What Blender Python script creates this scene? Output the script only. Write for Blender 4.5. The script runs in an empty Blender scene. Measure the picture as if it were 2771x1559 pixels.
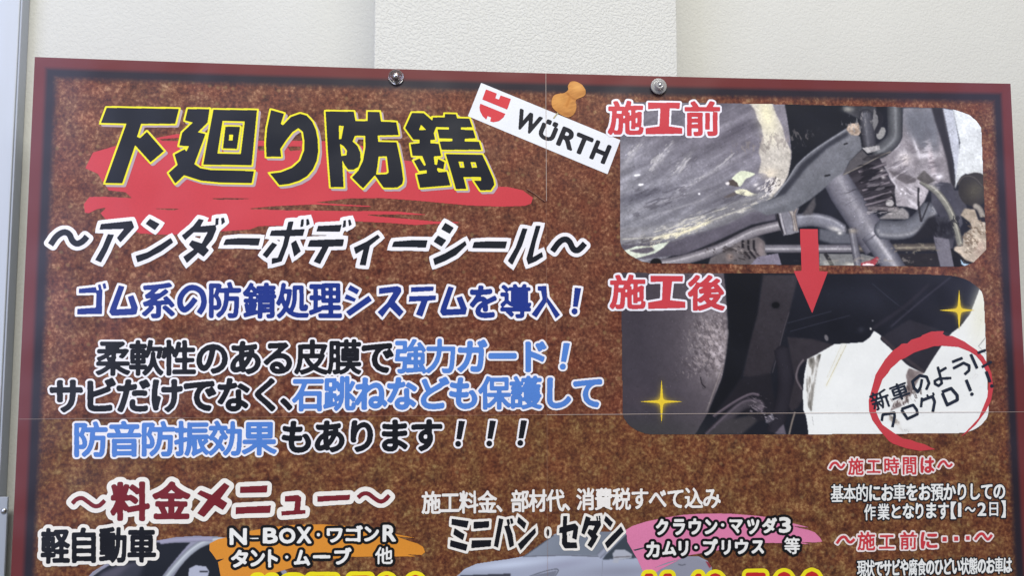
import bpy, bmesh, math
import numpy as np
from mathutils import Matrix, Vector

# ------------------------------------------------------------------ camera, world, lights
Z0 = 1.75                                  # height of the poster's top edge (metres)
CAM = (-79.97, -650.3, -234.8)             # mm, poster frame: x right from its middle, y into the wall, z up from its top edge
YAW, PITCH, ROLL, FPX = -0.0777, 0.0734, 0.0002, 2093.9
BOW, SEAM = 5.8, 293.3                     # the sheet's sides curl 5.8 mm forward; the sheet joint lies 293 mm down
PW, PH, NW, NH = 841.0, 594.0, 2771.0, 1559.0

def rot3(y, p, r):
    cy, sy, cp, sp, cr, sr = math.cos(y), math.sin(y), math.cos(p), math.sin(p), math.cos(r), math.sin(r)
    return (np.array([[cy, -sy, 0], [sy, cy, 0], [0, 0, 1]]) @ np.array([[1, 0, 0], [0, cp, -sp], [0, sp, cp]])
            @ np.array([[cr, 0, sr], [0, 1, 0], [-sr, 0, cr]]))
R3 = rot3(YAW, PITCH, ROLL)
scene = bpy.context.scene
COL = scene.collection
cd = bpy.data.cameras.new('camera'); cam = bpy.data.objects.new('camera', cd); COL.objects.link(cam)
cd.sensor_width = 36.0; cd.lens = 36.0 * FPX / NW; cd.clip_start = 0.01; cd.clip_end = 50
B = np.column_stack([R3[:, 0], R3[:, 2], -R3[:, 1]])
M = Matrix(B.tolist()).to_4x4()
M.translation = Vector((CAM[0] / 1000, CAM[1] / 1000, CAM[2] / 1000 + Z0))
cam.matrix_world = M
scene.camera = cam

w = bpy.data.worlds.new("World"); scene.world = w; w.use_nodes = True
w.node_tree.nodes['Background'].inputs[0].default_value = (1.0, 0.98, 0.94, 1)
w.node_tree.nodes['Background'].inputs[1].default_value = 0.15

def area(name, loc, target, sx, sy, power, color):
    l = bpy.data.lights.new(name, 'AREA'); l.shape = 'RECTANGLE'; l.size = sx; l.size_y = sy
    l.energy = power; l.color = color
    o = bpy.data.objects.new(name, l); COL.objects.link(o); o.location = loc
    d = Vector(target) - Vector(loc); o.rotation_euler = d.to_track_quat('-Z', 'Y').to_euler()
    return o
area('ceiling_lamp', (0.3, -1.25, 3.15), (0.0, 0.0, 1.55), 1.3, 0.35, 31, (1.0, 0.985, 0.93))
area('ceiling_lamp', (-0.5, -1.75, 3.35), (0.0, 0.0, 1.5), 1.4, 0.4, 29, (1.0, 0.985, 0.94))
area('window_light', (-1.40, -1.15, 1.95), (-0.42, 0.0, 1.7), 1.0, 1.6, 17.5, (0.62, 0.68, 1.0))
area('doorway_light', (1.85, -1.5, 2.1), (0.42, 0.0, 1.65), 0.7, 1.1, 7.0, (0.62, 0.62, 1.0))
scene.view_settings.view_transform = 'Standard'; scene.view_settings.look = 'None'
scene.view_settings.gamma = 1.0; scene.view_settings.exposure = 0.0

# ------------------------------------------------------------------ helpers
def lin(c):
    c = np.asarray(c, float) / 255.0
    return np.where(c <= 0.04045, c / 12.92, ((c + 0.055) / 1.055) ** 2.4)

def tag(o, label=None, cat=None, kind=None, group=None):
    if label: o['label'] = label
    if cat: o['category'] = cat
    if kind: o['kind'] = kind
    if group: o['group'] = group
    return o

def unproject(p):
    """points of the photograph (native pixels) -> (u, v) millimetres on the bowed sheet"""
    p = np.asarray(p, float).reshape(-1, 2)
    d = np.stack([(p[:, 0] - NW / 2) / FPX, np.ones(len(p)), -(p[:, 1] - NH / 2) / FPX], 1) @ R3.T
    y = np.zeros(len(p))
    for _ in range(6):
        t = (y - CAM[1]) / d[:, 1]
        X = CAM[0] + t * d[:, 0]; Z = CAM[2] + t * d[:, 2]
        y = -BOW * (X / (PW / 2)) ** 2
    return np.stack([X + PW / 2, -Z], 1)

def to_world(uv, h):
    """(u, v) mm + height above the paper (mm) -> metres"""
    X = uv[:, 0] - PW / 2
    return np.stack([X / 1000, (-BOW * (X / (PW / 2)) ** 2 - h) / 1000, Z0 - uv[:, 1] / 1000], 1)

def add_mesh(name, verts, loops, starts, totals, mat, parent=None, colors=None):
    me = bpy.data.meshes.new(name)
    me.vertices.add(len(verts)); me.vertices.foreach_set('co', np.asarray(verts, np.float32).ravel())
    me.loops.add(len(loops)); me.loops.foreach_set('vertex_index', np.asarray(loops, np.int32))
    me.polygons.add(len(starts)); me.polygons.foreach_set('loop_start', np.asarray(starts, np.int32))
    me.polygons.foreach_set('loop_total', np.asarray(totals, np.int32))
    me.update(calc_edges=True)
    if colors is not None:
        a = me.color_attributes.new('ink', 'FLOAT_COLOR', 'POINT')
        c = np.ones((len(verts), 4), np.float32); c[:, :3] = colors
        a.data.foreach_set('color', c.ravel())
    me.materials.append(mat); me.shade_flat()
    o = bpy.data.objects.new(name, me); COL.objects.link(o)
    if parent: o.parent = parent
    return o

# --- marching squares: a field on a grid becomes a flat sheet cut along the field's zero line
CASES = {1: [[0, 4, 7]], 2: [[4, 1, 5]], 3: [[0, 1, 5, 7]], 4: [[5, 2, 6]], 5: [[0, 4, 7], [5, 2, 6]], 6: [[4, 1, 2, 6]],
         7: [[0, 1, 2, 6, 7]], 8: [[7, 6, 3]], 9: [[0, 4, 6, 3]], 10: [[4, 1, 5], [7, 6, 3]], 11: [[0, 1, 5, 6, 3]],
         12: [[7, 5, 2, 3]], 13: [[0, 4, 5, 2, 3]], 14: [[4, 1, 2, 3, 7]]}
def march(F, x0, y0, r, maxrun=None):
    """returns (points, loops, starts, totals) in grid coordinates; F>0 is kept"""
    H, W = F.shape
    a, b, c, d = F[:-1, :-1], F[:-1, 1:], F[1:, 1:], F[1:, :-1]
    case = (a > 0) * 1 + (b > 0) * 2 + (c > 0) * 4 + (d > 0) * 8
    pts, tot = [], []
    full = case == 15
    if maxrun:
        f = np.zeros((H - 1, W + 1), np.int8); f[:, 1:W] = full
        df = np.diff(f, axis=1)
        ys, s = np.nonzero(df == 1); ye, e = np.nonzero(df == -1)
        n = np.maximum(1, np.ceil((e - s) / maxrun).astype(int))
        idx = np.repeat(np.arange(len(s)), n)
        k = np.arange(len(idx)) - np.repeat(np.cumsum(n) - n, n)
        xs = s[idx] + (e - s)[idx] * k / n[idx]; xe = s[idx] + (e - s)[idx] * (k + 1) / n[idx]; yy = ys[idx]
        q = np.stack([xs, yy, xe, yy, xe, yy + 1, xs, yy + 1], 1).reshape(-1, 4, 2)
        pts.append(q.reshape(-1, 2)); tot.append(np.full(len(q), 4))
    else:
        iy, ix = np.nonzero(full)
        q = np.stack([ix, iy, ix + 1, iy, ix + 1, iy + 1, ix, iy + 1], 1).reshape(-1, 4, 2)
        pts.append(q.reshape(-1, 2)); tot.append(np.full(len(q), 4))
    for cs, polys in CASES.items():
        iy, ix = np.nonzero(case == cs)
        if not len(iy): continue
        va, vb, vc, vd = a[iy, ix], b[iy, ix], c[iy, ix], d[iy, ix]
        def t(p, q_):
            den = p - q_; den = np.where(np.abs(den) < 1e-9, 1e-9, den); return np.clip(p / den, 0, 1)
        o = np.zeros(len(iy)); u = np.ones(len(iy))
        P = {0: (o, o), 1: (u, o), 2: (u, u), 3: (o, u), 4: (t(va, vb), o), 5: (u, t(vb, vc)), 6: (t(vd, vc), u), 7: (o, t(va, vd))}
        for poly in polys:
            q = np.stack([np.stack([ix + P[i][0], iy + P[i][1]], 1) for i in poly], 1)
            pts.append(q.reshape(-1, 2)); tot.append(np.full(len(q), len(poly)))
    p = np.concatenate(pts) * r + np.array([x0, y0]); tot = np.concatenate(tot).astype(np.int32)
    starts = np.concatenate([[0], np.cumsum(tot)[:-1]])
    return p, np.arange(len(p)), starts, tot

def blur(A, s):
    if s <= 0: return A
    n = max(1, int(3 * s)); k = np.exp(-0.5 * (np.arange(-n, n + 1) / s) ** 2); k /= k.sum()
    for ax in (0, 1):
        P = np.pad(A, [(n, n) if i == ax else (0, 0) for i in range(A.ndim)], mode='edge')
        out = 0
        for i, kk in enumerate(k):
            sl = [slice(None)] * A.ndim; sl[ax] = slice(i, i + A.shape[ax]); out = out + kk * P[tuple(sl)]
        A = out
    return A

def dist_out(m, R):
    """distance (cells) from every cell to the mask, clamped at R"""
    big = float(R + 2)
    g = np.full(m.shape, big)
    for k in range(0, R + 1):
        for s in ((k, -k) if k else (0,)):
            sh = np.zeros_like(m)
            if s >= 0: sh[:, s:] = m[:, :m.shape[1] - s] if s else m
            else: sh[:, :s] = m[:, -s:]
            g = np.where(sh & (g > k), k, g)
    d2 = np.full(m.shape, big * big)
    for k in range(-R, R + 1):
        sh = np.full(m.shape, big)
        if k > 0: sh[k:] = g[:-k]
        elif k < 0: sh[:k] = g[-k:]
        else: sh = g
        d2 = np.minimum(d2, sh * sh + k * k)
    return np.sqrt(d2)

def sdf(m, R):
    return np.where(m, dist_out(~m, 3) - 0.5, -(dist_out(m, R) - 0.5))

def fill_poly(m, poly, x0, y0, r, val=True):
    """even-odd scan fill of a polygon into mask m"""
    P = (np.asarray(poly, float) - [x0, y0]) / r
    H, W = m.shape
    ya, yb = int(max(0, math.floor(P[:, 1].min()))), int(min(H - 1, math.ceil(P[:, 1].max())))
    Q = np.roll(P, -1, 0)
    for y in range(ya, yb + 1):
        c = (P[:, 1] <= y) != (Q[:, 1] <= y)
        if not c.any(): continue
        xs = np.sort(P[c, 0] + (y - P[c, 1]) * (Q[c, 0] - P[c, 0]) / (Q[c, 1] - P[c, 1]))
        for i in range(0, len(xs) - 1, 2):
            s, e = int(math.ceil(max(0, xs[i]))), int(math.floor(min(W - 1, xs[i + 1])))
            if e >= s: m[y, s:e + 1] = val

def resample(p, n=6):
    """Catmull-Rom through points"""
    p = np.asarray(p, float)
    if len(p) < 3: return p
    q = np.vstack([2 * p[0] - p[1], p, 2 * p[-1] - p[-2]]); out = []
    for i in range(1, len(q) - 2):
        for t in np.linspace(0, 1, n, endpoint=False):
            a, b, c, d = q[i - 1], q[i], q[i + 1], q[i + 2]
            out.append(0.5 * (2 * b + (c - a) * t + (2 * a - 5 * b + 4 * c - d) * t * t + (3 * b - a - 3 * c + d) * t ** 3))
    out.append(p[-1]); return np.array(out)

def stroke_poly(pts, wd, curve=True):
    p = resample(pts) if curve else np.asarray(pts, float)
    t = np.gradient(p, axis=0); t /= np.linalg.norm(t, axis=1)[:, None] + 1e-9
    n = np.stack([-t[:, 1], t[:, 0]], 1) * wd / 2
    return np.vstack([p + n, (p - n)[::-1]])

# --- glyph outlines of the built-in font
_g = {}
def glyph(ch):
    if ch not in _g:
        c = bpy.data.curves.new('t', 'FONT'); c.body = ch; c.resolution_u = 4
        o = bpy.data.objects.new('t', c); COL.objects.link(o)
        dg = bpy.context.evaluated_depsgraph_get(); e = o.evaluated_get(dg); m = e.to_mesh(); m.calc_loop_triangles()
        v = np.array([q.co[:2] for q in m.vertices]); t = np.array([q.vertices[:] for q in m.loop_triangles])
        e.to_mesh_clear(); bpy.data.objects.remove(o); bpy.data.curves.remove(c)
        _g[ch] = (v, t)
    return _g[ch]

def Z(o, pts):                       # coordinates read in a 4x enlargement whose corner lies at o
    return np.asarray(pts, float) / 4.0 + np.asarray(o, float)

class Shape:
    """a printed shape: polygons, strokes and glyphs collected in photograph pixels, cut out on the sheet"""
    def __init__(s): s.polys = []; s.holes = []; s.tris = []; s.kanji = []
    def poly(s, p, o=None):
        p = Z(o, p) if o is not None else np.asarray(p, float)
        s.polys.append(p); return s
    def hole(s, p, o=None):
        s.holes.append(Z(o, p) if o is not None else np.asarray(p, float)); return s
    def stroke(s, p, wd, o=None, curve=True):
        p = Z(o, p) if o is not None else np.asarray(p, float)
        if o is not None: wd = wd / 4.0
        s.polys.append(stroke_poly(p, wd, curve)) if curve else [s.polys.append(stroke_poly(p[i:i + 2], wd, False)) for i in range(len(p) - 1)]
        if not curve:
            for q in p[1:-1]: s.disc(q, wd / 2)
        return s
    def disc(s, c, r, o=None, ry=None):
        c = np.asarray(c, float)
        if o is not None: c = Z(o, [c])[0]; r = r / 4; ry = ry / 4 if ry else None
        a = np.linspace(0, 2 * math.pi, 20, endpoint=False); ry = ry or r
        s.polys.append(np.stack([c[0] + r * np.cos(a), c[1] + ry * np.sin(a)], 1)); return s
    def text(s, body, x0, x1, y0, y1, h0, h1, shear=0.0):
        """full-width characters in equal cells from x0 to x1; y = middle of the cells"""
        n = len(body); pw = (x1 - x0) / n
        for i, ch in enumerate(body):
            if ch in ' 　': continue
            cx = x0 + (i + .5) * pw; t = (cx - x0) / (x1 - x0)
            cy = y0 + (y1 - y0) * t; h = h0 + (h1 - h0) * t
            if ch == '！': s.bang(cx, cy, h); continue
            v, tr = glyph(ch)
            g = (v - [0.5, 0.38]) * 1.06
            X = cx + g[:, 0] * pw + shear * g[:, 1] * h; Y = cy - g[:, 1] * h + (y1 - y0) / (x1 - x0) * g[:, 0] * pw
            s.tris.append((np.stack([X, Y], 1), tr)); s.kanji.append(ord(ch) >= 0x4e00)
        return s
    def bang(s, cx, cy, h):
        s.poly([(cx - .01 * h, cy - .40 * h), (cx + .19 * h, cy - .39 * h), (cx + .07 * h, cy + .19 * h), (cx - .09 * h, cy + .18 * h)])
        return s.disc((cx - .03 * h, cy + .33 * h), .095 * h)
    def box(s, ch, x0, x1, y0, y1, o=None, rot=0, pivot=None, shear=0.0):
        """a glyph whose ink fills the given box"""
        v, tr = glyph(ch); lo, hi = v.min(0), v.max(0)
        g = (v - lo) / np.maximum(hi - lo, 1e-6)
        p = np.stack([x0 + g[:, 0] * (x1 - x0) + shear * (g[:, 1] - .5) * (y1 - y0), y1 - g[:, 1] * (y1 - y0)], 1)
        if rot:
            c = np.array(pivot if pivot is not None else [(x0 + x1) / 2, (y0 + y1) / 2]); a = math.radians(rot)
            q = p - c; p = np.stack([q[:, 0] * math.cos(a) - q[:, 1] * math.sin(a), q[:, 0] * math.sin(a) + q[:, 1] * math.cos(a)], 1) + c
        s.tris.append((Z(o, p) if o is not None else p, tr)); s.kanji.append(ord(ch) >= 0x4e00); return s
    def raster(s, r, pad, shift=(0, 0)):
        sh = np.asarray(shift, float)
        P = [unproject(p + sh) for p in s.polys]; Hh = [unproject(p + sh) for p in s.holes]
        T = [(unproject(p + sh), t) for p, t in s.tris]
        al = np.vstack(P + [p for p, _ in T])
        x0, y0 = al.min(0) - pad; x1, y1 = al.max(0) + pad
        m = np.zeros((int((y1 - y0) / r) + 2, int((x1 - x0) / r) + 2), bool)
        for p in P: fill_poly(m, p, x0, y0, r)
        for p in Hh: fill_poly(m, p, x0, y0, r, False)
        for p, t in T:
            q = (p - [x0, y0]) / r
            for a, b, c in q[t]:
                xa, xb = int(min(a[0], b[0], c[0])), int(max(a[0], b[0], c[0])) + 1
                ya, yb = int(min(a[1], b[1], c[1])), int(max(a[1], b[1], c[1])) + 1
                den = (b[0] - a[0]) * (c[1] - a[1]) - (c[0] - a[0]) * (b[1] - a[1])
                if abs(den) < 1e-9: continue
                gx = np.arange(xa, xb + 1)[None, :]; gy = np.arange(ya, yb + 1)[:, None]
                l1 = ((gx - a[0]) * (c[1] - a[1]) - (c[0] - a[0]) * (gy - a[1])) / den
                l2 = ((b[0] - a[0]) * (gy - a[1]) - (gx - a[0]) * (b[1] - a[1])) / den
                m[ya:yb + 1, xa:xb + 1] |= (l1 >= -1e-3) & (l2 >= -1e-3) & (l1 + l2 <= 1.001)
        return m, x0, y0
    def mitre_mask(s, m, x0, y0, r, d):
        """square corners for an outline: fill the mitre tips of the traced polygons"""
        for p in s.polys:
            q = unproject(p); n = len(q)
            if n > 60: continue
            A = 0.5 * np.sum(q[:, 0] * np.roll(q[:, 1], -1) - np.roll(q[:, 0], -1) * q[:, 1])
            if A < 0: q = q[::-1]
            for i in range(n):
                a, b, c = q[i - 1], q[i], q[(i + 1) % n]
                e1 = b - a; e2 = c - b; l1 = np.linalg.norm(e1); l2 = np.linalg.norm(e2)
                if l1 < 1e-6 or l2 < 1e-6: continue
                e1 /= l1; e2 /= l2; cr = e1[0] * e2[1] - e1[1] * e2[0]; dt = e1 @ e2
                if cr <= 0.05 or dt < -0.75: continue
                n1 = np.array([e1[1], -e1[0]]); n2 = np.array([e2[1], -e2[0]])
                tip = b + (n1 + n2) * d / (1 + n1 @ n2)
                fill_poly(m, [b, b + n1 * d, tip, b + n2 * d], x0, y0, r)
        return m
    def emit(s, name, mat, h, parent, grow=0.0, r=0.3, shift=(0, 0), mitre=False, smooth=0.0, pre=0.0):
        """grow = thickening in millimetres; pre = thickening already given to the body under this outline"""
        R = int(math.ceil((grow + pre) / r)) + 2
        m, x0, y0 = s.raster(r, (grow + pre) + 2 * r + 1, shift)
        F = sdf(m, R) + (grow + pre) / r
        if mitre:
            m2 = s.mitre_mask(F > 0, x0, y0, r, grow + pre)
            F = np.where(m2 & (F <= 0), 0.5, F)
        F = blur(F, smooth or 0.7)
        p, lo, st, tt = march(F, x0, y0, r, maxrun=int(25 / r))
        keep = p.reshape(-1, 2)
        return add_mesh(name, to_world(keep, h), lo, st, tt, mat, parent)

# ------------------------------------------------------------------ materials
def principled(name, rough=0.42, spec=0.5):
    m = bpy.data.materials.new(name); m.use_nodes = True
    b = m.node_tree.nodes['Principled BSDF']
    b.inputs['Roughness'].default_value = rough; b.inputs['Specular IOR Level'].default_value = spec
    return m, m.node_tree, b
PR, PS = 0.36, 0.5           # the paper's satin gloss, shared by every ink
_inks = {}
def ripple(nt, b):
    tc = nt.nodes.new('ShaderNodeTexCoord'); n = nt.nodes.new('ShaderNodeTexNoise'); n.inputs['Scale'].default_value = 9; n.inputs['Detail'].default_value = 2
    nt.links.new(tc.outputs['Object'], n.inputs['Vector'])
    bp = nt.nodes.new('ShaderNodeBump'); bp.inputs['Strength'].default_value = 1.0; bp.inputs['Distance'].default_value = 0.006
    nt.links.new(n.outputs['Fac'], bp.inputs['Height']); nt.links.new(bp.outputs[0], b.inputs['Normal'])
def ink(rgb):
    rgb = tuple(rgb)
    if rgb not in _inks:
        m, nt, b = principled('ink', PR, PS)
        c = lin(rgb)
        tc = nt.nodes.new('ShaderNodeTexCoord'); nz = nt.nodes.new('ShaderNodeTexNoise')
        nz.inputs['Scale'].default_value = 900; nz.inputs['Detail'].default_value = 3
        nt.links.new(tc.outputs['Object'], nz.inputs['Vector'])
        rp = nt.nodes.new('ShaderNodeMapRange'); rp.inputs['To Min'].default_value = 0.90; rp.inputs['To Max'].default_value = 1.10
        nt.links.new(nz.outputs['Fac'], rp.inputs['Value'])
        vm = nt.nodes.new('ShaderNodeVectorMath'); vm.operation = 'SCALE'; vm.inputs[0].default_value = c
        nt.links.new(rp.outputs[0], vm.inputs['Scale']); nt.links.new(vm.outputs[0], b.inputs['Base Color'])
        ripple(nt, b); _inks[rgb] = m
    return _inks[rgb]
def painted():
    m, nt, b = principled('photo_ink', PR, PS)
    a = nt.nodes.new('ShaderNodeVertexColor'); a.layer_name = 'ink'
    nt.links.new(a.outputs['Color'], b.inputs['Base Color']); ripple(nt, b); return m
M_PAINT = painted()

def nd(nt, kind, **kw):
    n = nt.nodes.new(kind)
    for k, v in kw.items():
        if hasattr(n, k): setattr(n, k, v)
        else: n.inputs[k.replace('_', ' ')].default_value = v
    return n
def math_n(nt, op, a, b=None, c=None):
    n = nt.nodes.new('ShaderNodeMath'); n.operation = op
    for i, v in enumerate((a, b, c)):
        if v is None: continue
        if isinstance(v, (int, float)): n.inputs[i].default_value = v
        else: nt.links.new(v, n.inputs[i])
    return n.outputs[0]

def cork_material(olive):
    """printed rust-brown cork inside a printed dark red frame with a soft dark inner line"""
    m, nt, b = principled('printed_cork', PR, PS)
    L = nt.links.new
    tc = nd(nt, 'ShaderNodeTexCoord'); mp = nd(nt, 'ShaderNodeMapping'); mp.inputs['Scale'].default_value = (1000, 1000, 1000)
    L(tc.outputs['Object'], mp.inputs[0]); P = mp.outputs[0]
    sep = nd(nt, 'ShaderNodeSeparateXYZ'); L(P, sep.inputs[0])
    du = math_n(nt, 'SUBTRACT', PW / 2, math_n(nt, 'ABSOLUTE', sep.outputs[0]))
    top = math_n(nt, 'SUBTRACT', Z0 * 1000, sep.outputs[2]); bot = math_n(nt, 'SUBTRACT', PH, top)
    dd = math_n(nt, 'MINIMUM', du, math_n(nt, 'MINIMUM', top, bot))
    wob = nd(nt, 'ShaderNodeTexNoise'); wob.inputs['Scale'].default_value = 0.5; wob.inputs['Detail'].default_value = 2; L(P, wob.inputs['Vector'])
    dw = math_n(nt, 'ADD', dd, math_n(nt, 'MULTIPLY', math_n(nt, 'SUBTRACT', wob.outputs[0], 0.5), 2.2))
    n1 = nd(nt, 'ShaderNodeTexNoise'); n1.inputs['Scale'].default_value = 0.36; n1.inputs['Detail'].default_value = 4; n1.inputs['Roughness'].default_value = 0.6; L(P, n1.inputs['Vector'])
    nB = nd(nt, 'ShaderNodeTexNoise'); nB.inputs['Scale'].default_value = 0.105; nB.inputs['Detail'].default_value = 3; L(P, nB.inputs['Vector'])
    fac = math_n(nt, 'MULTIPLY_ADD', math_n(nt, 'SUBTRACT', nB.outputs[0], 0.5), 0.55, n1.outputs[0])
    cr = nd(nt, 'ShaderNodeValToRGB'); L(fac, cr.inputs[0])
    e = cr.color_ramp.elements
    g = 6 if olive else 0
    cols = [(0.24, (60, 29, 25)), (0.40, (90, 48, 36)), (0.50, (107, 62, 44)), (0.60, (124, 80, 58)), (0.78, (170, 128, 98))]
    if olive: cols = [(0.24, (62, 33, 25)), (0.40, (90, 52, 35)), (0.50, (108, 68, 43)), (0.60, (125, 88, 56)), (0.78, (164, 132, 88))]
    e[0].position = cols[0][0]; e[0].color = (*lin(cols[0][1]), 1); e[1].position = cols[-1][0]; e[1].color = (*lin(cols[-1][1]), 1)
    for p_, c_ in cols[1:-1]:
        q = e.new(p_); q.color = (*lin(c_), 1)
    n2 = nd(nt, 'ShaderNodeTexNoise'); n2.inputs['Scale'].default_value = 0.055; n2.inputs['Detail'].default_value = 4; L(P, n2.inputs['Vector'])
    r2 = nd(nt, 'ShaderNodeMapRange'); r2.inputs['From Min'].default_value = .35; r2.inputs['From Max'].default_value = .65; L(n2.outputs[0], r2.inputs['Value'])
    mx = nd(nt, 'ShaderNodeMix', data_type='RGBA', blend_type='MULTIPLY'); mx.inputs[0].default_value = 1
    tint = nd(nt, 'ShaderNodeMix', data_type='RGBA'); L(r2.outputs[0], tint.inputs[0])
    tint.inputs[6].default_value = (1.06, 0.90, 0.86, 1) if not olive else (1.08, 0.88, 0.84, 1)
    tint.inputs[7].default_value = (0.98, 1.06, 1.02, 1) if not olive else (0.98, 1.05, 0.96, 1)
    L(cr.outputs[0], mx.inputs[6]); L(tint.outputs[2], mx.inputs[7])
    v = nd(nt, 'ShaderNodeTexVoronoi'); v.inputs['Scale'].default_value = 0.16; L(P, v.inputs['Vector'])
    vr = nd(nt, 'ShaderNodeMapRange'); vr.inputs['From Min'].default_value = 0.10; vr.inputs['From Max'].default_value = 0.34
    vr.inputs['To Min'].default_value = 0.42; vr.inputs['To Max'].default_value = 0.0; L(v.outputs['Distance'], vr.inputs['Value'])
    vs = nd(nt, 'ShaderNodeSeparateColor'); L(v.outputs['Color'], vs.inputs[0])
    pick = math_n(nt, 'MULTIPLY', vr.outputs[0], math_n(nt, 'GREATER_THAN', vs.outputs[0], 0.72))
    pickd = math_n(nt, 'MULTIPLY', vr.outputs[0], math_n(nt, 'LESS_THAN', vs.outputs[0], 0.26))
    ml = nd(nt, 'ShaderNodeMix', data_type='RGBA'); L(pick, ml.inputs[0]); L(mx.outputs[2], ml.inputs[6]); ml.inputs[7].default_value = (*lin((150, 124, 82)), 1)
    md = nd(nt, 'ShaderNodeMix', data_type='RGBA'); L(pickd, md.inputs[0]); L(ml.outputs[2], md.inputs[6]); md.inputs[7].default_value = (*lin((82, 38, 34)), 1)
    # dark line
    f1 = nd(nt, 'ShaderNodeMapRange', interpolation_type='SMOOTHSTEP'); f1.inputs['From Min'].default_value = 14.0; f1.inputs['From Max'].default_value = 21.0; L(dw, f1.inputs['Value'])
    dk = nd(nt, 'ShaderNodeMix', data_type='RGBA'); L(f1.outputs[0], dk.inputs[0]); dk.inputs[6].default_value = (*lin((36, 30, 40)), 1); L(md.outputs[2], dk.inputs[7])
    f2 = nd(nt, 'ShaderNodeMapRange', interpolation_type='SMOOTHSTEP'); f2.inputs['From Min'].default_value = 6.5; f2.inputs['From Max'].default_value = 11.5; L(dd, f2.inputs['Value'])
    rd = nd(nt, 'ShaderNodeMix', data_type='RGBA'); L(f2.outputs[0], rd.inputs[0]); rd.inputs[6].default_value = (*lin((104, 42, 42)), 1); L(dk.outputs[2], rd.inputs[7])
    L(rd.outputs[2], b.inputs['Base Color']); ripple(nt, b)
    return m

def wall_material(name, rgb, strength, scale=1.0):
    m, nt, b = principled(name, 0.75, 0.25); L = nt.links.new
    tc = nd(nt, 'ShaderNodeTexCoord'); mp = nd(nt, 'ShaderNodeMapping'); mp.inputs['Scale'].default_value = (1000 * scale, 1000 * scale, 1000 * scale)
    L(tc.outputs['Object'], mp.inputs[0]); P = mp.outputs[0]
    wp = nd(nt, 'ShaderNodeTexNoise'); wp.inputs['Scale'].default_value = 0.35; wp.inputs['Detail'].default_value = 2; L(P, wp.inputs['Vector'])
    ad = nd(nt, 'ShaderNodeVectorMath', operation='MULTIPLY_ADD'); L(wp.outputs['Color'], ad.inputs[0]); ad.inputs[1].default_value = (2.5, 2.5, 2.5); L(P, ad.inputs[2])
    n1 = nd(nt, 'ShaderNodeTexNoise'); n1.inputs['Scale'].default_value = 0.42; n1.inputs['Detail'].default_value = 3; n1.inputs['Roughness'].default_value = 0.5; L(ad.outputs[0], n1.inputs['Vector'])
    r1 = nd(nt, 'ShaderNodeMapRange', interpolation_type='SMOOTHSTEP'); r1.inputs['From Min'].default_value = .40; r1.inputs['From Max'].default_value = .56; L(n1.outputs[0], r1.inputs['Value'])
    n2 = nd(nt, 'ShaderNodeTexNoise'); n2.inputs['Scale'].default_value = 1.6; n2.inputs['Detail'].default_value = 3; L(P, n2.inputs['Vector'])
    hgt = math_n(nt, 'MULTIPLY_ADD', n2.outputs[0], 0.25, r1.outputs[0])
    bp = nd(nt, 'ShaderNodeBump'); bp.inputs['Strength'].default_value = strength; bp.inputs['Distance'].default_value = 0.0006
    L(hgt, bp.inputs['Height']); L(bp.outputs[0], b.inputs['Normal'])
    n3 = nd(nt, 'ShaderNodeTexNoise'); n3.inputs['Scale'].default_value = 0.012; n3.inputs['Detail'].default_value = 4; L(P, n3.inputs['Vector'])
    mx = nd(nt, 'ShaderNodeMix', data_type='RGBA'); L(n3.outputs[0], mx.inputs[0])
    c = lin(rgb); mx.inputs[6].default_value = (*(c * 0.95), 1); mx.inputs[7].default_value = (*(c * 1.04), 1)
    L(mx.outputs[2], b.inputs['Base Color'])
    return m

# ------------------------------------------------------------------ wall and pillar
def box(name, x0, x1, y0, y1, z0, z1, mat, parent=None, bevel=0.0, loc=None):
    bm = bmesh.new(); bmesh.ops.create_cube(bm, size=1)
    for v in bm.verts:
        v.co = ((x0 + x1) / 2 + v.co.x * (x1 - x0), (y0 + y1) / 2 + v.co.y * (y1 - y0), (z0 + z1) / 2 + v.co.z * (z1 - z0))
    if bevel: bmesh.ops.bevel(bm, geom=bm.edges[:], offset=bevel, segments=3, affect='EDGES', profile=0.5)
    me = bpy.data.meshes.new(name); bm.to_mesh(me); bm.free(); me.materials.append(mat)
    o = bpy.data.objects.new(name, me); COL.objects.link(o)
    if parent: o.parent = parent
    return o
REC = 0.050
M_WALL = wall_material('wall_paper', (202, 202, 195), 0.26)
M_PIL = wall_material('pillar_paper', (205, 205, 198), 0.5)
tag(box('wall', -1.6, 1.6, REC, REC + 0.1, 0.0, 2.6, M_WALL), kind='structure')
tag(box('pillar', -0.1475, 0.1170, 0.0012, REC - 0.0005, 0.0, 2.6, M_PIL, bevel=0.0012), kind='structure')

# ------------------------------------------------------------------ window frame at the left
M_ALU, nt, b = principled('pale_aluminium', 0.38, 0.5); b.inputs['Base Color'].default_value = (*lin((184, 189, 192)), 1); b.inputs['Metallic'].default_value = 0.15
nz = nd(nt, 'ShaderNodeTexNoise'); nz.inputs['Scale'].default_value = 14; nz.inputs['Detail'].default_value = 5
tc = nd(nt, 'ShaderNodeTexCoord'); mp = nd(nt, 'ShaderNodeMapping'); mp.inputs['Scale'].default_value = (14, 14, 0.6); nt.links.new(tc.outputs['Object'], mp.inputs[0]); nt.links.new(mp.outputs[0], nz.inputs['Vector'])
mr = nd(nt, 'ShaderNodeMapRange'); mr.inputs['To Min'].default_value = .28; mr.inputs['To Max'].default_value = .5; nt.links.new(nz.outputs[0], mr.inputs['Value']); nt.links.new(mr.outputs[0], b.inputs['Roughness'])
M_ALU2, nt, b = principled('shaded_frame_side_and_bracket', 0.5, 0.4); b.inputs['Base Color'].default_value = (*lin((168, 174, 182)), 1)  # shade of the frame's side face put into this grey; the bracket shares it
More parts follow.
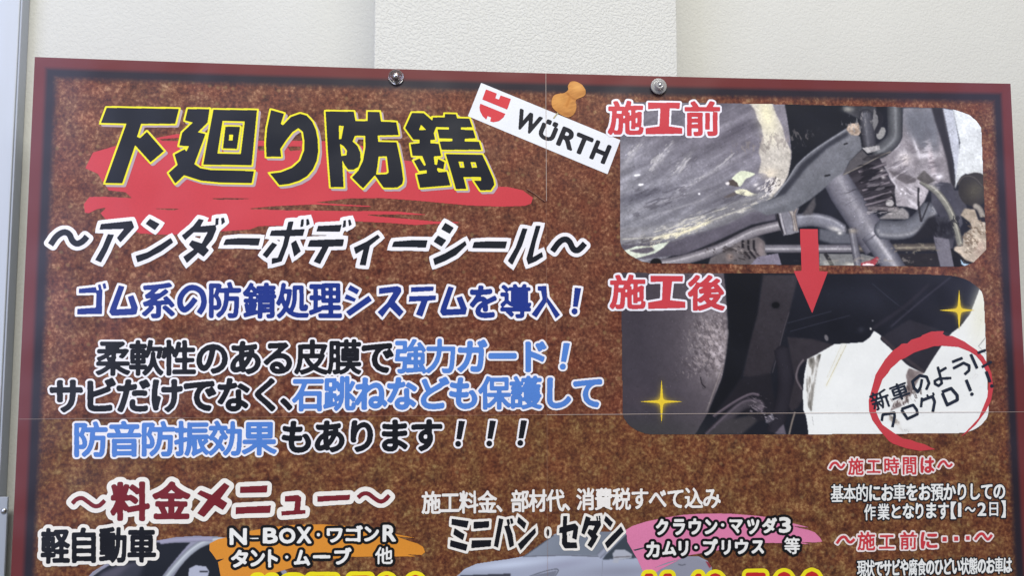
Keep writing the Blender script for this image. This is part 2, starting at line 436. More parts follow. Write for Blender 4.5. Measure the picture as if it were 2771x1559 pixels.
M_STEEL, nt, b = principled('screw_steel', 0.28, 0.5); b.inputs['Base Color'].default_value = (0.55, 0.55, 0.55, 1); b.inputs['Metallic'].default_value = 1.0
fr = bpy.data.objects.new('aluminium_frame', None); COL.objects.link(fr); fr.location = (-0.4577, REC, 0)
tag(fr, 'pale aluminium frame upright running up the left edge beside the poster', 'frame')
def child(o): o.matrix_parent_inverse = Matrix.Translation(-fr.location); return o
FX = -0.4577
child(box('front_plate', -0.62, FX - 0.0002, REC - 0.0125, REC - 0.0005, 0.0, 2.6, M_ALU, fr, bevel=0.0008))
child(box('side_strip', FX, FX + 0.0016, REC - 0.0118, REC - 0.0005, 0.0, 2.6, M_ALU2, fr, bevel=0.0004))
bk = child(box('bracket', FX - 0.05, FX + 0.0103, REC - 0.0150, REC - 0.0128, Z0 - 0.72, Z0 - 0.3612, M_ALU2, fr, bevel=0.0005))
bm = bmesh.new(); bmesh.ops.create_uvsphere(bm, u_segments=20, v_segments=12, radius=0.0024)
for v in bm.verts: v.co.y *= 0.55
for e_ in (0,):
    me = bpy.data.meshes.new('screw'); bm.to_mesh(me); bm.free(); me.materials.append(M_STEEL)
    for p_ in me.polygons: p_.use_smooth = True
    sc = bpy.data.objects.new('screw', me); COL.objects.link(sc); sc.parent = bk
    sc.matrix_parent_inverse = Matrix.Identity(4); sc.location = (FX + 0.0078, REC - 0.0152, Z0 - 0.3726)

# ------------------------------------------------------------------ the poster
poster = bpy.data.objects.new('poster', None); COL.objects.link(poster)
tag(poster, 'large rust brown printed poster with dark red border, car underbody photos and Japanese lettering', 'poster')
def sheet(u0, u1, v0, v1, mat):
    nu, nv = int((u1 - u0) / 10) + 1, 12
    U, V = np.meshgrid(np.linspace(u0, u1, nu), np.linspace(v0, v1, nv))
    uv = np.stack([U.ravel(), V.ravel()], 1); f = to_world(uv, 0.0); bk_ = to_world(uv, -0.35)
    n = len(uv); idx = np.arange(n).reshape(nv, nu)
    a, b_, c, d = idx[:-1, :-1].ravel(), idx[:-1, 1:].ravel(), idx[1:, 1:].ravel(), idx[1:, :-1].ravel()
    q = np.vstack([np.stack([a, d, c, b_], 1), np.stack([a, b_, c, d], 1) + n])
    rim = np.concatenate([idx[0], idx[1:, -1], idx[-1, -2::-1], idx[-2:0:-1, 0]]); rn = np.roll(rim, -1)
    q = np.vstack([q, np.stack([rim, rn, rn + n, rim + n], 1)])
    return add_mesh('paper_sheet', np.vstack([f, bk_]), q.ravel(), np.arange(len(q)) * 4, np.full(len(q), 4), mat, poster)
C1, C2 = cork_material(False), cork_material(True)
UM = PW / 2
sheet(0, UM, 0, SEAM, C1); sheet(UM, PW, 0, SEAM, C1); sheet(0, UM, SEAM, PH, C2); sheet(UM, PW, SEAM, PH, C2)

RED, WHT = (196, 62, 70), (238, 236, 238)
BLK, CREAM = (13, 16, 25), (238, 234, 224)
BLUE, SKY = (26, 50, 130), (80, 128, 202)

# ---- red brush stroke behind the headline
s = Shape().poly([(231,455),(252,412),(287,402),(315,394),(380,385),(427,372),(480,362),(600,366),(700,380),(780,380),(870,381),(940,387),(985,396),
 (1000,415),(1082,432),(1112,436),(1200,470),(1347,505),(1377,506),(1415,515),(1442,535),(1437,551),(1420,557),(1357,559),(1270,556),(1120,542),
 (1032,536),(945,537),(850,548),(930,553),(1000,557),(1005,560),(930,557),(850,553),(740,558),(665,565),(775,569),(975,571),(1075,572),(1167,582),
 (1075,580),(987,581),(1025,586),(1100,592),(1175,599),(1257,602),(1200,606),(1175,606),(1125,609),(1050,603),(962,599),(900,604),(800,610),(700,612),
 (677,621),(600,626),(462,636),(380,632),(330,610),(285,592),(272,577),(287,563),(283,562),(262,566),(240,577),(230,575),(227,552),(242,533),(282,532),
 (357,536),(340,520),(295,515),(277,490),(265,470)])
s.hole([(432,376),(480,373),(500,376),(482,381),(440,381)]).hole([(697,395),(735,395),(745,401),(738,407),(700,407)]).hole([(778,396),(815,396),(812,406),(785,408)])
s.hole([(542,535),(560,537),(600,536),(695,537),(640,540),(590,540)]).hole([(400,563),(450,564),(488,565),(470,569),(440,567)])
s.emit('brush_stroke', ink(RED), 0.12, poster)

# ---- headline
A, Bz = (220, 260), (820, 260)
s = Shape()
s.poly([(278,125),(1058,138),(1018,298),(650,298),(605,440),(640,455),(712,385),(895,595),(752,715),(585,530),(445,945),(262,940),(492,298),(215,290)], A)
s.poly([(1155,138),(1390,140),(1368,285),(1262,390),(1345,410),(1320,480),(1225,735),(1290,780),(1400,800),(1870,812),(1845,942),(1500,935),(1300,915),(1190,880),(1115,855),(1020,945),(948,832),(1045,745),(1012,632),(1120,575),(1140,600),(1168,540),(1062,535),(1095,395),(1210,285),(1125,262)], A)
s.poly([(1432,147),(1903,152),(1845,748),(1322,740)], A)
s.poly([(2055,150),(2195,190),(2160,300),(2185,315),(2270,225),(2370,190),(2440,210),(2500,275),(2540,365),(2560,470),(2565,600),(2548,700),(2508,790),(2445,865),(2360,915),(2250,950),(2145,962),(2045,838),(2160,825),(2285,775),(2370,700),(2412,590),(2415,480),(2400,385),(2350,345),(2285,390),(2215,480),(2155,570),(2165,655),(2005,655),(2000,500),(2012,350)], A)
s.poly([(245,165),(550,168),(568,268),(700,270),(700,168),(828,170),(845,275),(1010,282),(1035,420),(808,425),(815,495),(1012,500),(1035,600),(1065,750),(1085,900),(1075,950),(1020,990),(872,990),(778,855),(650,998),(530,880),(600,805),(650,700),(675,560),(675,428),(562,428),(537,490),(590,540),(620,610),(625,690),(600,765),(550,795),(490,795),(455,750),(425,690),(440,985),(300,985),(270,600)], Bz)
s.poly([(1180,180),(1305,182),(1400,265),(1405,230),(1535,228),(1535,192),(1655,196),(1668,238),(1800,242),(1832,335),(1710,338),(1708,362),(1842,368),(1868,455),(1752,460),(1750,490),(1905,495),(1930,580),(1500,580),(1478,490),(1618,488),(1615,458),(1475,455),(1455,360),(1578,362),(1580,338),(1440,335),(1415,400),(1430,470),(1378,475),(1380,510),(1468,515),(1495,645),(1415,652),(1425,740),(1450,745),(1462,680),(1532,715),(1520,790),(1455,775),(1450,800),(1470,825),(1555,818),(1595,965),(1268,992),(1232,850),(1340,835),(1340,800),(1260,810),(1200,700),(1262,675),(1312,755),(1330,745),(1290,645),(1185,645),(1165,520),(1262,510),(1262,470),(1195,470),(1105,345)], Bz)
s.poly([(1545,628),(1940,635),(1990,740),(2060,900),(2070,960),(2030,1018),(1920,1020),(1850,915),(1925,915),(1925,875),(1735,875),(1768,1005),(1655,1005),(1600,810)], Bz)
ring_hole, ring_in, ring_dot = [(1530,268),(1772,272),(1728,628),(1475,622)], [(1562,330),(1720,332),(1685,570),(1535,565)], [(1603,415),(1645,418),(1640,480),(1598,478)]
holes = [([(388,318),(442,322),(415,465),(392,465)], Bz), ([(400,515),(440,540),(478,590),(470,640),(415,648)], Bz), ([(818,652),(908,652),(928,825),(905,845),(790,850),(805,760)], Bz),
         ([(1278,308),(1335,365),(1255,368)], Bz), ([(1682,708),(1735,710),(1748,775),(1700,775)], Bz), ([(1812,712),(1868,715),(1885,775),(1828,775)], Bz)]
s.hole(ring_hole, A)
for h_, o_ in holes: s.hole(h_, o_)
s2 = Shape(); s2.polys = [Z(A, ring_in)]; s2.holes = [Z(A, ring_dot)]
# union of ring and inner box with their own holes: rasterise together by drawing the inner box after the ring's hole
class Both(Shape):
    def raster(self, r, pad, shift=(0, 0)):
        m, x0, y0 = s.raster(r, pad, shift)
        fill_poly(m, unproject(Z(A, ring_in) + np.asarray(shift)), x0, y0, r)
        fill_poly(m, unproject(Z(A, ring_dot) + np.asarray(shift)), x0, y0, r, False)
        return m, x0, y0
hb = Both(); hb.polys = s.polys
hd = hb.emit('headline_lettering', ink((15, 20, 32)), 0.50, poster, r=0.25)
hb.emit('lettering_outline', ink((236, 226, 40)), 0.38, hd, grow=1.45, r=0.25, mitre=True)
hb.emit('lettering_shadow', ink((178, 158, 164)), 0.26, hd, grow=1.45, r=0.25, shift=(5.5, 5.5), mitre=True)

# ---- katakana line
R1, R2, R3z = (100, 540), (600, 540), (1050, 540)
s = Shape()
s.stroke([(150,490),(215,400),(290,355),(350,375),(390,450),(440,478),(500,450),(545,400)], 66, R1)
s.poly([(695,265),(1030,230),(1055,300),(905,465),(868,415),(945,318),(680,325)], R1).poly([(770,375),(838,380),(760,560),(695,682),(632,655),(710,520)], R1)
s.poly([(1225,208),(1330,265),(1278,332),(1178,262)], R1).poly([(1070,610),(1200,570),(1350,480),(1450,415),(1478,465),(1350,560),(1200,640),(1090,682)], R1)
s.poly([(1755,208),(1808,222),(1770,290),(1935,275),(1945,320),(1900,430),(1830,515),(1865,550),(1805,620),(1745,575),(1625,690),(1585,620),(1700,540),(1645,490),(1680,440),(1785,475),(1850,355),(1700,355),(1605,440),(1570,390),(1690,290)], R1)
s.poly([(1935,205),(1970,200),(1965,270),(1930,285)], R1).poly([(1995,200),(2025,195),(2038,240),(2000,275)], R1)
s.poly([(2045,430),(2200,415),(2420,418),(2400,498),(2200,490),(2018,492)], R1)
s.poly([(722,240),(780,235),(715,500),(650,670),(540,700),(545,635),(608,630),(660,500)], R2).poly([(540,335),(900,320),(880,392),(700,398),(520,392)], R2)
s.poly([(550,462),(602,490),(490,635),(442,598)], R2).poly([(750,475),(805,440),(858,560),(785,620)], R2)
s.poly([(862,215),(890,212),(885,290),(850,300)], R2).poly([(915,215),(940,208),(955,265),(918,285)], R2)
s.poly([(1045,285),(1200,278),(1300,272),(1280,348),(1025,345)], R2).poly([(955,440),(1150,432),(1325,430),(1312,505),(1160,510),(1120,590),(1065,700),(995,672),(1090,512),(930,510)], R2)
s.poly([(1320,228),(1345,222),(1345,295),(1308,305)], R2).poly([(1368,222),(1393,215),(1408,270),(1378,290)], R2)
s.poly([(1430,520),(1560,460),(1690,378),(1715,410),(1605,500),(1580,610),(1560,715),(1492,708),(1535,540),(1450,592)], R2)
s.poly([(1862,455),(2050,440),(2228,442),(2210,522),(2050,515),(1840,515)], R2)
s.poly([(620,250),(712,305),(668,372),(575,320)], R3z).poly([(540,388),(632,440),(580,510),(492,455)], R3z)
s.poly([(488,640),(620,580),(740,510),(835,448),(852,490),(740,600),(620,665),(505,712)], R3z)
s.poly([(930,460),(1100,450),(1290,452),(1270,530),(1100,528),(912,525)], R3z)
s.poly([(1455,310),(1510,318),(1450,500),(1345,710),(1295,665),(1380,520)], R3z).poly([(1600,282),(1652,285),(1600,460),(1565,625),(1665,568),(1678,620),(1600,670),(1515,705),(1497,640),(1550,460)], R3z)
s.stroke([(1778,560),(1850,465),(1915,430),(1965,460),(2000,530),(2040,552),(2080,530),(2130,475)], 64, R3z)
o = s.emit('subtitle_lettering', ink((15, 21, 32)), 0.50, poster)
s.emit('lettering_outline', ink(WHT), 0.38, o, grow=3.1, mitre=True)

def line(name, shape, body, outline, grow, out, r=0.3, mitre=False, h=0.50):
    o = shape.emit(name, ink(body), h, poster, grow=grow, r=r)
    if out: shape.emit('lettering_outline', ink(outline), h - 0.10, o, grow=out, pre=grow, r=r, mitre=mitre)
    return o
# ---- blue line: kana traced, characters from the font
s = Shape()
s.poly([(458,968),(640,948),(650,985),(712,975),(705,1240),(438,1245),(440,1185),(642,1170),(645,1010),(455,1015)], R1).poly([(662,925),(690,918),(705,975),(675,985)], R1).poly([(712,915),(742,905),(755,960),(725,972)], R1)
s.poly([(890,930),(950,945),(862,1190),(1025,1180),(985,1055),(1045,1035),(1095,1170),(1080,1240),(1040,1250),(815,1260),(785,1220),(800,1170)], R1)
s.box('系', 1145, 1485, 912, 1278, R1)
s.stroke([(1718,1075),(1660,1150),(1600,1195),(1560,1160),(1550,1090),(1580,1020),(1640,965),(1710,958),(1780,1000),(1808,1080),(1800,1160),(1755,1235)], 62, R1)
s.box('防', 1875, 2200, 905, 1275, R1).box('錆', 240, 580, 912, 1280, R2).box('処', 600, 935, 915, 1280, R2).box('理', 955, 1290, 920, 1275, R2)
s.poly([(1392,925),(1490,980),(1465,1028),(1365,975)], R2).poly([(1350,1025),(1455,1075),(1438,1110),(1328,1075)], R2).poly([(1590,1040),(1628,1095),(1385,1265),(1345,1215)], R2)
s.poly([(1702,960),(1900,938),(1940,955),(1945,1000),(1875,1110),(1970,1215),(1925,1270),(1820,1165),(1738,1275),(1688,1220),(1790,1120),(1860,1005),(1702,1025)], R2)
s.poly([(2050,950),(2295,942),(2292,990),(2050,1003)], R2).poly([(2030,1048),(2320,1040),(2318,1088),(2230,1098),(2170,1270),(2102,1245),(2160,1100),(2025,1108)], R2)
s.poly([(655,940),(712,955),(632,1190),(785,1183),(740,1065),(800,1045),(855,1180),(840,1245),(590,1258),(562,1215),(575,1165)], R3z)
s.box('を', 895, 1165, 945, 1270, R3z).box('導', 1225, 1540, 925, 1278, R3z)
s.poly([(1620,940),(1712,935),(1725,1060),(1862,1250),(1815,1290),(1715,1110),(1605,1280),(1552,1245),(1672,1080),(1655,990),(1620,985)], R3z)
s.poly([(2020,955),(2090,962),(2052,1165),(2000,1162)], R3z).disc((2018,1212), 34, R3z)
bl = s; s.emit  # body stays as traced; the font's thin strokes are thickened below
class Thick(Shape):
    """traced polygons keep their width, font glyphs are thickened by tg millimetres"""
    def __init__(self, src, tg, kf=0.72): self.src = src; self.tg = tg; self.kf = kf; self.polys = src.polys; self.tris = src.tris; self.holes = src.holes; self.kanji = src.kanji
    def raster(self, r, pad, shift=(0, 0)):
        m1, x0, y0 = Shape.raster(self.src, r, pad, shift)
        parts = []
        if self.src.polys:
            P = Shape(); P.polys = self.src.polys; P.holes = self.src.holes; parts.append(P.raster(r, pad, shift))
        src = self.src
        for k_, tg in ((True, self.tg * self.kf), (False, self.tg)):
            P = Shape(); P.tris = [t for i, t in enumerate(src.tris) if (i < len(src.kanji) and src.kanji[i]) == k_]
            if not P.tris: continue
            m3, c0, d0 = P.raster(r, pad + tg, shift)
            parts.append(((-dist_out(m3, int(tg / r) + 2) + tg / r + 0.5) > 0, c0, d0))
        out = np.zeros_like(m1)
        for mm, xx, yy in parts:
            ix, iy = int(round((xx - x0) / r)), int(round((yy - y0) / r))
            sy0, sx0 = max(0, -iy), max(0, -ix); ty0, tx0 = max(0, iy), max(0, ix)
            hh = min(mm.shape[0] - sy0, out.shape[0] - ty0); ww = min(mm.shape[1] - sx0, out.shape[1] - tx0)
            out[ty0:ty0 + hh, tx0:tx0 + ww] |= mm[sy0:sy0 + hh, sx0:sx0 + ww]
        return out, x0, y0
line('feature_lettering', Thick(bl, 1.08), BLUE, WHT, 0.0, 1.9, mitre=True)

# ---- body lines
Q1, Q2, Q3 = (100, 880), (600, 880), (1050, 880)
line('body_lettering', Thick(Shape().text('柔軟性のある皮膜で', 262, 1067, 970, 966, 94, 92), 1.06), BLK, WHT, 0.0, 1.5)
line('body_lettering', Thick(Shape().text('強力ガード！', 1070, 1567, 965, 963, 92, 88), 1.06), SKY, WHT, 0.0, 1.5)
line('body_lettering', Thick(Shape().text('サビだけでなく', 136, 767, 1072, 1068, 94, 92).text('、', 760, 848, 1066, 1066, 92, 92), 1.06), BLK, WHT, 0.0, 1.5)
line('body_lettering', Thick(Shape().text('石跳ねなども保護して', 793, 1633, 1067, 1062, 92, 86), 1.06), SKY, WHT, 0.0, 1.5)
line('body_lettering', Thick(Shape().text('防音防振効果', 200, 748, 1190, 1186, 94, 92), 1.06), SKY, WHT, 0.0, 1.5)
line('body_lettering', Thick(Shape().text('もあります', 761, 1198, 1183, 1178, 90, 88).text('！！！', 1200, 1452, 1174, 1171, 86, 84), 1.06), BLK, WHT, 0.0, 1.5)

# ---- price menu heading
G, J = (100, 1197), (600, 1197)
s = Shape().stroke([(385,665),(430,620),(490,605),(560,650),(620,690),(680,685),(738,630)], 46, G)
s.poly([(2030,438),(2088,475),(1990,610),(2065,660),(2015,735),(1925,680),(1810,812),(1735,770),(1850,620),(1735,560),(1775,520),(1895,570)], G)
s.poly([(2200,482),(2498,468),(2490,545),(2200,552)], G).poly([(2155,705),(2535,685),(2525,765),(2200,775),(2150,782)], G)
s.poly([(685,585),(830,570),(862,600),(850,735),(908,735),(905,775),(650,795),(645,748),(785,738),(795,640),(685,645)], J)
s.poly([(1035,585),(1392,568),(1385,625),(1200,635),(1035,648)], J).stroke([(1475,600),(1530,558),(1590,560),(1650,605),(1710,640),(1760,630),(1815,575)], 46, J)
s.box('料', 812, 1210, 445, 840, G).box('金', 1265, 1650, 440, 820, G)
line('menu_lettering', Thick(s, 1.6), (118, 30, 40), CREAM, 0.0, 3.5)
# ---- note line
line('note_lettering', Shape().text('施工料金', 1142, 1344, 1361, 1359, 61, 60).text('、', 1342, 1392, 1358, 1358, 60, 60).text('部材代', 1383, 1527, 1357, 1354, 60, 60)
     .text('、', 1525, 1575, 1354, 1354, 60, 60).text('消費税すべて込み', 1560, 1950, 1352, 1348, 60, 57), (236, 233, 226), None, 0.42, 0)

# ------------------------------------------------------------------ painted prints (photographs on the poster)
rng = np.random.default_rng(7)
def vnoise(h, w_, cx, cy, oct_=4, ang=0.0, seed=0):
    """value noise with cell sizes cx, cy (pixels) rotated by ang"""
    r_ = np.random.default_rng(seed); Y, X = np.mgrid[0:h, 0:w_].astype(float); a = math.radians(ang)
    U = X * math.cos(a) + Y * math.sin(a); V = -X * math.sin(a) + Y * math.cos(a); out = 0; amp = 1; tot = 0
    for k in range(oct_):
        u = U / cx * 2 ** k + 97.3; v = V / cy * 2 ** k + 61.7
        T = r_.random((256, 256)); iu = np.floor(u).astype(int); iv = np.floor(v).astype(int)
        fu = u - iu; fv = v - iv; fu = fu * fu * (3 - 2 * fu); fv = fv * fv * (3 - 2 * fv)
        g = lambda a_, b_: T[b_ % 256, a_ % 256]
        out = out + amp * ((g(iu, iv) * (1 - fu) + g(iu + 1, iv) * fu) * (1 - fv) + (g(iu, iv + 1) * (1 - fu) + g(iu + 1, iv + 1) * fu) * fv)
        tot += amp; amp *= 0.55
    return out / tot - 0.5

class Canvas:
    def __init__(s, x0, y0, x1, y1, step=1.5):
        s.x0, s.y0, s.r = x0, y0, step
        s.w, s.h = int((x1 - x0) / step) + 1, int((y1 - y0) / step) + 1
        s.c = np.zeros((s.h, s.w, 3)); s.Y, s.X = np.mgrid[0:s.h, 0:s.w].astype(float); s.X = s.X * step + x0; s.Y = s.Y * step + y0
    def _p(s, p, o): return Z(o, p) if o is not None else np.asarray(p, float)
    def fill(s, rgb): s.c[:] = rgb
    def mask(s, p, o=None, soft=0.7, smooth=False):
        p = s._p(p, o)
        if smooth: p = resample(np.vstack([p, p[:1]]), 5)
        m = np.zeros((s.h, s.w), bool); fill_poly(m, p, s.x0, s.y0, s.r); return blur(m.astype(float), soft)
    def put(s, m, rgb):
        rgb = np.asarray(rgb, float); s.c = s.c * (1 - m[..., None]) + rgb * m[..., None]
    def poly(s, p, rgb, o=None, soft=0.7, smooth=False, grad=None, nz=None):
        """grad = ((x,y),(x,y),rgb2): colour runs from rgb to rgb2 between the two points (same coordinates as p)"""
        m = s.mask(p, o, soft, smooth); col = np.ones((s.h, s.w, 1)) * np.asarray(rgb, float)
        if grad:
            a, b_ = s._p([grad[0], grad[1]], o); d = b_ - a
            t = np.clip(((s.X - a[0]) * d[0] + (s.Y - a[1]) * d[1]) / (d @ d), 0, 1)[..., None]
            col = col * (1 - t) + np.asarray(grad[2], float) * t
        if nz is not None: col = col + nz[..., None]
        s.put(m, col); return m
    def tube(s, p, wd, rgb, edge, o=None, hi=None, light=-0.35, soft=0.8, curve=True, cap=False):
        """a round bar: edge colour at both sides, rgb inside, hi = highlight"""
        p = s._p(p, o); wd = wd / 4 if o is not None else wd
        q = resample(p, 5) if curve else p
        best = np.full((s.h, s.w), 1e9); side = np.zeros((s.h, s.w))
        for i_, (a, b_) in enumerate(zip(q[:-1], q[1:])):
            d = b_ - a; L2 = d @ d + 1e-9
            x_lo, x_hi = min(a[0], b_[0]) - wd, max(a[0], b_[0]) + wd; y_lo, y_hi = min(a[1], b_[1]) - wd, max(a[1], b_[1]) + wd
            ix0, ix1 = max(0, int((x_lo - s.x0) / s.r)), min(s.w, int((x_hi - s.x0) / s.r) + 2)
            iy0, iy1 = max(0, int((y_lo - s.y0) / s.r)), min(s.h, int((y_hi - s.y0) / s.r) + 2)
            if ix1 <= ix0 or iy1 <= iy0: continue
            sl = (slice(iy0, iy1), slice(ix0, ix1)); X, Y = s.X[sl], s.Y[sl]
            tt = ((X - a[0]) * d[0] + (Y - a[1]) * d[1]) / L2; t = np.clip(tt, 0, 1)
            dx, dy = X - a[0] - t * d[0], Y - a[1] - t * d[1]; dist = np.hypot(dx, dy)
            sg = np.sign(dx * -d[1] + dy * d[0])
            if not cap:
                if i_ == 0: dist = np.where(tt < 0, 1e9, dist)
                if i_ == len(q) - 2: dist = np.where(tt > 1, 1e9, dist)
            up = dist < best[sl]; best[sl] = np.where(up, dist, best[sl]); side[sl] = np.where(up, sg, side[sl])
        x = np.clip(best / (wd / 2), 0, 1) * side
        k = np.clip(1 - np.abs(x) ** 2.2, 0, 1)[..., None]
        col = np.asarray(edge, float) * (1 - k) + np.asarray(rgb, float) * k
        if hi is not None:
            g = np.exp(-((x - light) / 0.22) ** 2)[..., None]; col = col * (1 - g) + np.asarray(hi, float) * g
        s.put(blur((best < wd / 2).astype(float), soft), col)
    def ell(s, c, rx, ry, rgb, o=None, soft=0.8, ang=0):
        c = s._p([c], o)[0]
        if o is not None: rx, ry = rx / 4, ry / 4
        a = math.radians(ang); dx, dy = s.X - c[0], s.Y - c[1]
        u = dx * math.cos(a) + dy * math.sin(a); v = -dx * math.sin(a) + dy * math.cos(a)
        s.put(blur(((u / rx) ** 2 + (v / ry) ** 2 < 1).astype(float), soft), rgb)
    def glow(s, c, rx, ry, rgb, amt, o=None, ang=0):
        c = s._p([c], o)[0]
        if o is not None: rx, ry = rx / 4, ry / 4
        a = math.radians(ang); dx, dy = s.X - c[0], s.Y - c[1]
        u = dx * math.cos(a) + dy * math.sin(a); v = -dx * math.sin(a) + dy * math.cos(a)
        s.put(np.exp(-((u / rx) ** 2 + (v / ry) ** 2)) * amt, rgb)
    def scrape(s, c, rx, ry, rgb, o=None, ang=0, cell=(9, 2.5), th=0.12, seed=0, amt=0.9, clip=None):
        """flaking: thin bright or dark ragged marks inside a soft patch"""
        c = s._p([c], o)[0]
        if o is not None: rx, ry = rx / 4, ry / 4
        a = math.radians(ang); dx, dy = s.X - c[0], s.Y - c[1]
        u = dx * math.cos(a) + dy * math.sin(a); v = -dx * math.sin(a) + dy * math.cos(a)
        g = np.exp(-((u / rx) ** 2 + (v / ry) ** 2) * 1.2)
        n = vnoise(s.h, s.w, cell[0], cell[1], 3, ang, seed)
        m = np.clip((n * 1.6 + g * 0.5 - 0.25 - th) * 5, 0, 1) * np.clip(g * 2, 0, 1) * amt * 0.85
        s.put(m if clip is None else m * clip, rgb)
    def grit(s, fine, coarse, seed, sat=1.0, contrast=1.0):
        g = s.c.mean(2, keepdims=True); s.c = g + (s.c - g) * sat
        s.c = 110 + (s.c - 110) * contrast
        s.c *= (1 + vnoise(s.h, s.w, 14, 14, 5, 0, seed) * coarse)[..., None]
        s.c *= (1 + vnoise(s.h, s.w, 3.0, 3.0, 2, 0, seed + 1) * fine)[..., None]
        sp = vnoise(s.h, s.w, 3.2, 3.2, 1, 0, seed + 2)
        s.c = np.where((sp > 0.46)[..., None], s.c * 1.14 + 8, s.c); s.c = np.where((sp < -0.46)[..., None], s.c * 0.82, s.c)
    def emit(s, name, outline, h, parent, smooth=False):
        p = resample(np.vstack([outline, outline[:1]]), 5) if smooth else np.asarray(outline, float)
        m = np.zeros((s.h, s.w), bool); fill_poly(m, p, s.x0, s.y0, s.r)
        F = blur(sdf(m, 4), 0.6)
        pts, lo, st, tt = march(F, 0, 0, 1.0)
        ix = np.clip(pts[:, 0], 0, s.w - 1.001); iy = np.clip(pts[:, 1], 0, s.h - 1.001)
        a, b_ = ix.astype(int), iy.astype(int); fx, fy = (ix - a)[:, None], (iy - b_)[:, None]
        C = s.c
        col = (C[b_, a] * (1 - fx) + C[b_, a + 1] * fx) * (1 - fy) + (C[b_ + 1, a] * (1 - fx) + C[b_ + 1, a + 1] * fx) * fy
        # share the corners of whole cells
        key = np.round(pts * 64).astype(np.int64); k1 = key[:, 0] * 1000003 + key[:, 1]
        _, first, inv = np.unique(k1, return_index=True, return_inverse=True)
        uv = unproject(pts[first] * s.r + [s.x0, s.y0])
        return add_mesh(name, to_world(uv, h), inv.ravel()[lo], st, tt, M_PAINT, parent, lin(np.clip(col[first], 0, 255)))

# ---- photograph 1: rusty underbody
a_, b4, c4, d4 = (1660, 260), (2110, 260), (1660, 500), (2110, 500)
cv = Canvas(1670, 268, 2680, 730)
N = lambda cx, cy, amp, o=4, ang=0, sd=0: vnoise(cv.h, cv.w, cx, cy, o, ang, sd) * amp
cv.fill((34, 38, 50))
n_st = N(90, 12, 62, 4, -28, 1) + N(40, 40, 26, 4, 0, 2)
cv.poly([(40,40),(1850,80),(1872,200),(1915,480),(1930,650),(1890,850),(1820,1000),(1640,1190),(1300,1400),(900,1560),(500,1800),(40,1800)], (122, 117, 130), a_, grad=((900, 300), (400, 1500), (148, 147, 156)), nz=n_st)
cv.glow((300, 1080), 330, 60, (88, 86, 100), .7, a_, -14); cv.glow((700, 420), 500, 120, (112, 106, 118), .4, a_, 0)
for (x, y, l, w2, g_) in [(200,640,170,26,.6),(520,680,190,30,.45),(760,720,150,30,.5),(1100,800,320,24,.35),(900,930,260,16,.3),(600,1120,500,22,.3),(1150,1010,300,14,.25),(900,1330,520,20,.5),(700,1210,420,12,.35)]:
    cv.glow((x, y), l, w2, (182, 178, 182), g_, a_, -52 if y < 760 else (-30 if y < 1100 else -18))
cv.poly([(1465,70),(1720,70),(1770,190),(1835,300),(1870,480),(1925,600),(1915,730),(1890,850),(1830,980),(1740,1100),(1640,1190),(1600,1150),(1700,1040),(1760,880),(1680,880),(1650,840),(1570,830),(1600,700),(1570,600),(1620,430),(1600,320),(1560,250),(1530,150)], (188, 180, 168), a_, nz=N(30, 30, 40, 4, 0, 3), soft=1)
cv.glow((1660, 200), 90, 220, (222, 214, 168), .8, a_, -12); cv.glow((1700, 400), 70, 120, (212, 204, 178), .6, a_)
cv.glow((1690, 840), 90, 60, (205, 188, 160), .6, a_)
cv.poly([(1720,80),(1850,80),(1872,200),(1910,470),(1870,500),(1830,330),(1760,190)], (140, 134, 146), a_, soft=1.2)
cv.poly([(1280,890),(1330,840),(1400,808),(1530,840),(1470,880),(1430,900),(1370,980),(1330,940)], (204, 210, 178), a_, smooth=True)
cv.poly([(1250,910),(1300,905),(1345,945),(1350,982),(1250,962)], (98, 86, 80), a_); cv.ell((1235, 945), 22, 16, (215, 208, 205), a_)
cv.poly([(1310,1025),(1370,1005),(1440,1012),(1500,1050),(1590,1068),(1540,1095),(1460,1085),(1330,1055)], (216, 212, 176), a_)
cv.poly([(1190,1092),(1300,1040),(1350,1062),(1230,1105)], (112, 102, 102), a_); cv.poly([(1440,1100),(1540,1105),(1630,1078),(1560,1132)], (110, 98, 100), a_)
for q in ((1540,960),(1570,1000),(1720,1000),(1745,950),(1660,1080),(1690,1050),(1600,1110),(1640,1100)): cv.glow(q, 28, 16, (214, 208, 205), .8, a_, -30)
for q, rx in (((255,855),34),((297,957),30),((926,1058),11)): cv.ell(q, rx, 12 if rx > 12 else 11, (232, 230, 228), a_, ang=-8)
# sill, rust edge, dark underside
cv.poly([(60,600),(600,620),(900,520),(1300,300),(1650,200),(1750,290),(1760,380),(1500,430),(1100,620),(760,760),(250,810),(60,800)], (104, 98, 112), c4, soft=1.2, nz=N(60, 10, 24, 3, -20, 5))
cv.poly([(60,470),(500,440),(900,330),(1300,180),(1650,60),(1700,150),(1480,300),(1250,420),(900,530),(600,600),(300,640),(60,650)], (140, 138, 144), c4, soft=2, nz=N(70, 8, 60, 4, -20, 6))
cv.tube([(90,590),(500,560),(900,440),(1300,300),(1600,200)], 26, (172, 168, 158), (140, 136, 140), c4, soft=1.5)
for q in ((690,540),(760,515),(830,490),(890,465),(560,555),(460,580),(1000,420)): cv.glow(q, 60, 16, (226, 216, 172), .85, c4, -22)
cv.poly([(110,715),(250,665),(400,665),(500,635),(600,618),(540,680),(450,740),(330,775),(230,802),(160,760)], (190, 198, 176), c4, nz=N(16, 10, 50, 3, -15, 8))
cv.poly([(165,712),(290,688),(420,672),(445,712),(360,745),(250,738)], (108, 100, 112), c4, soft=1.0)
cv.tube([(420,860),(700,800),(1100,650),(1500,470),(1800,400)], 30, (50, 48, 60), (50, 48, 60), c4, soft=2)
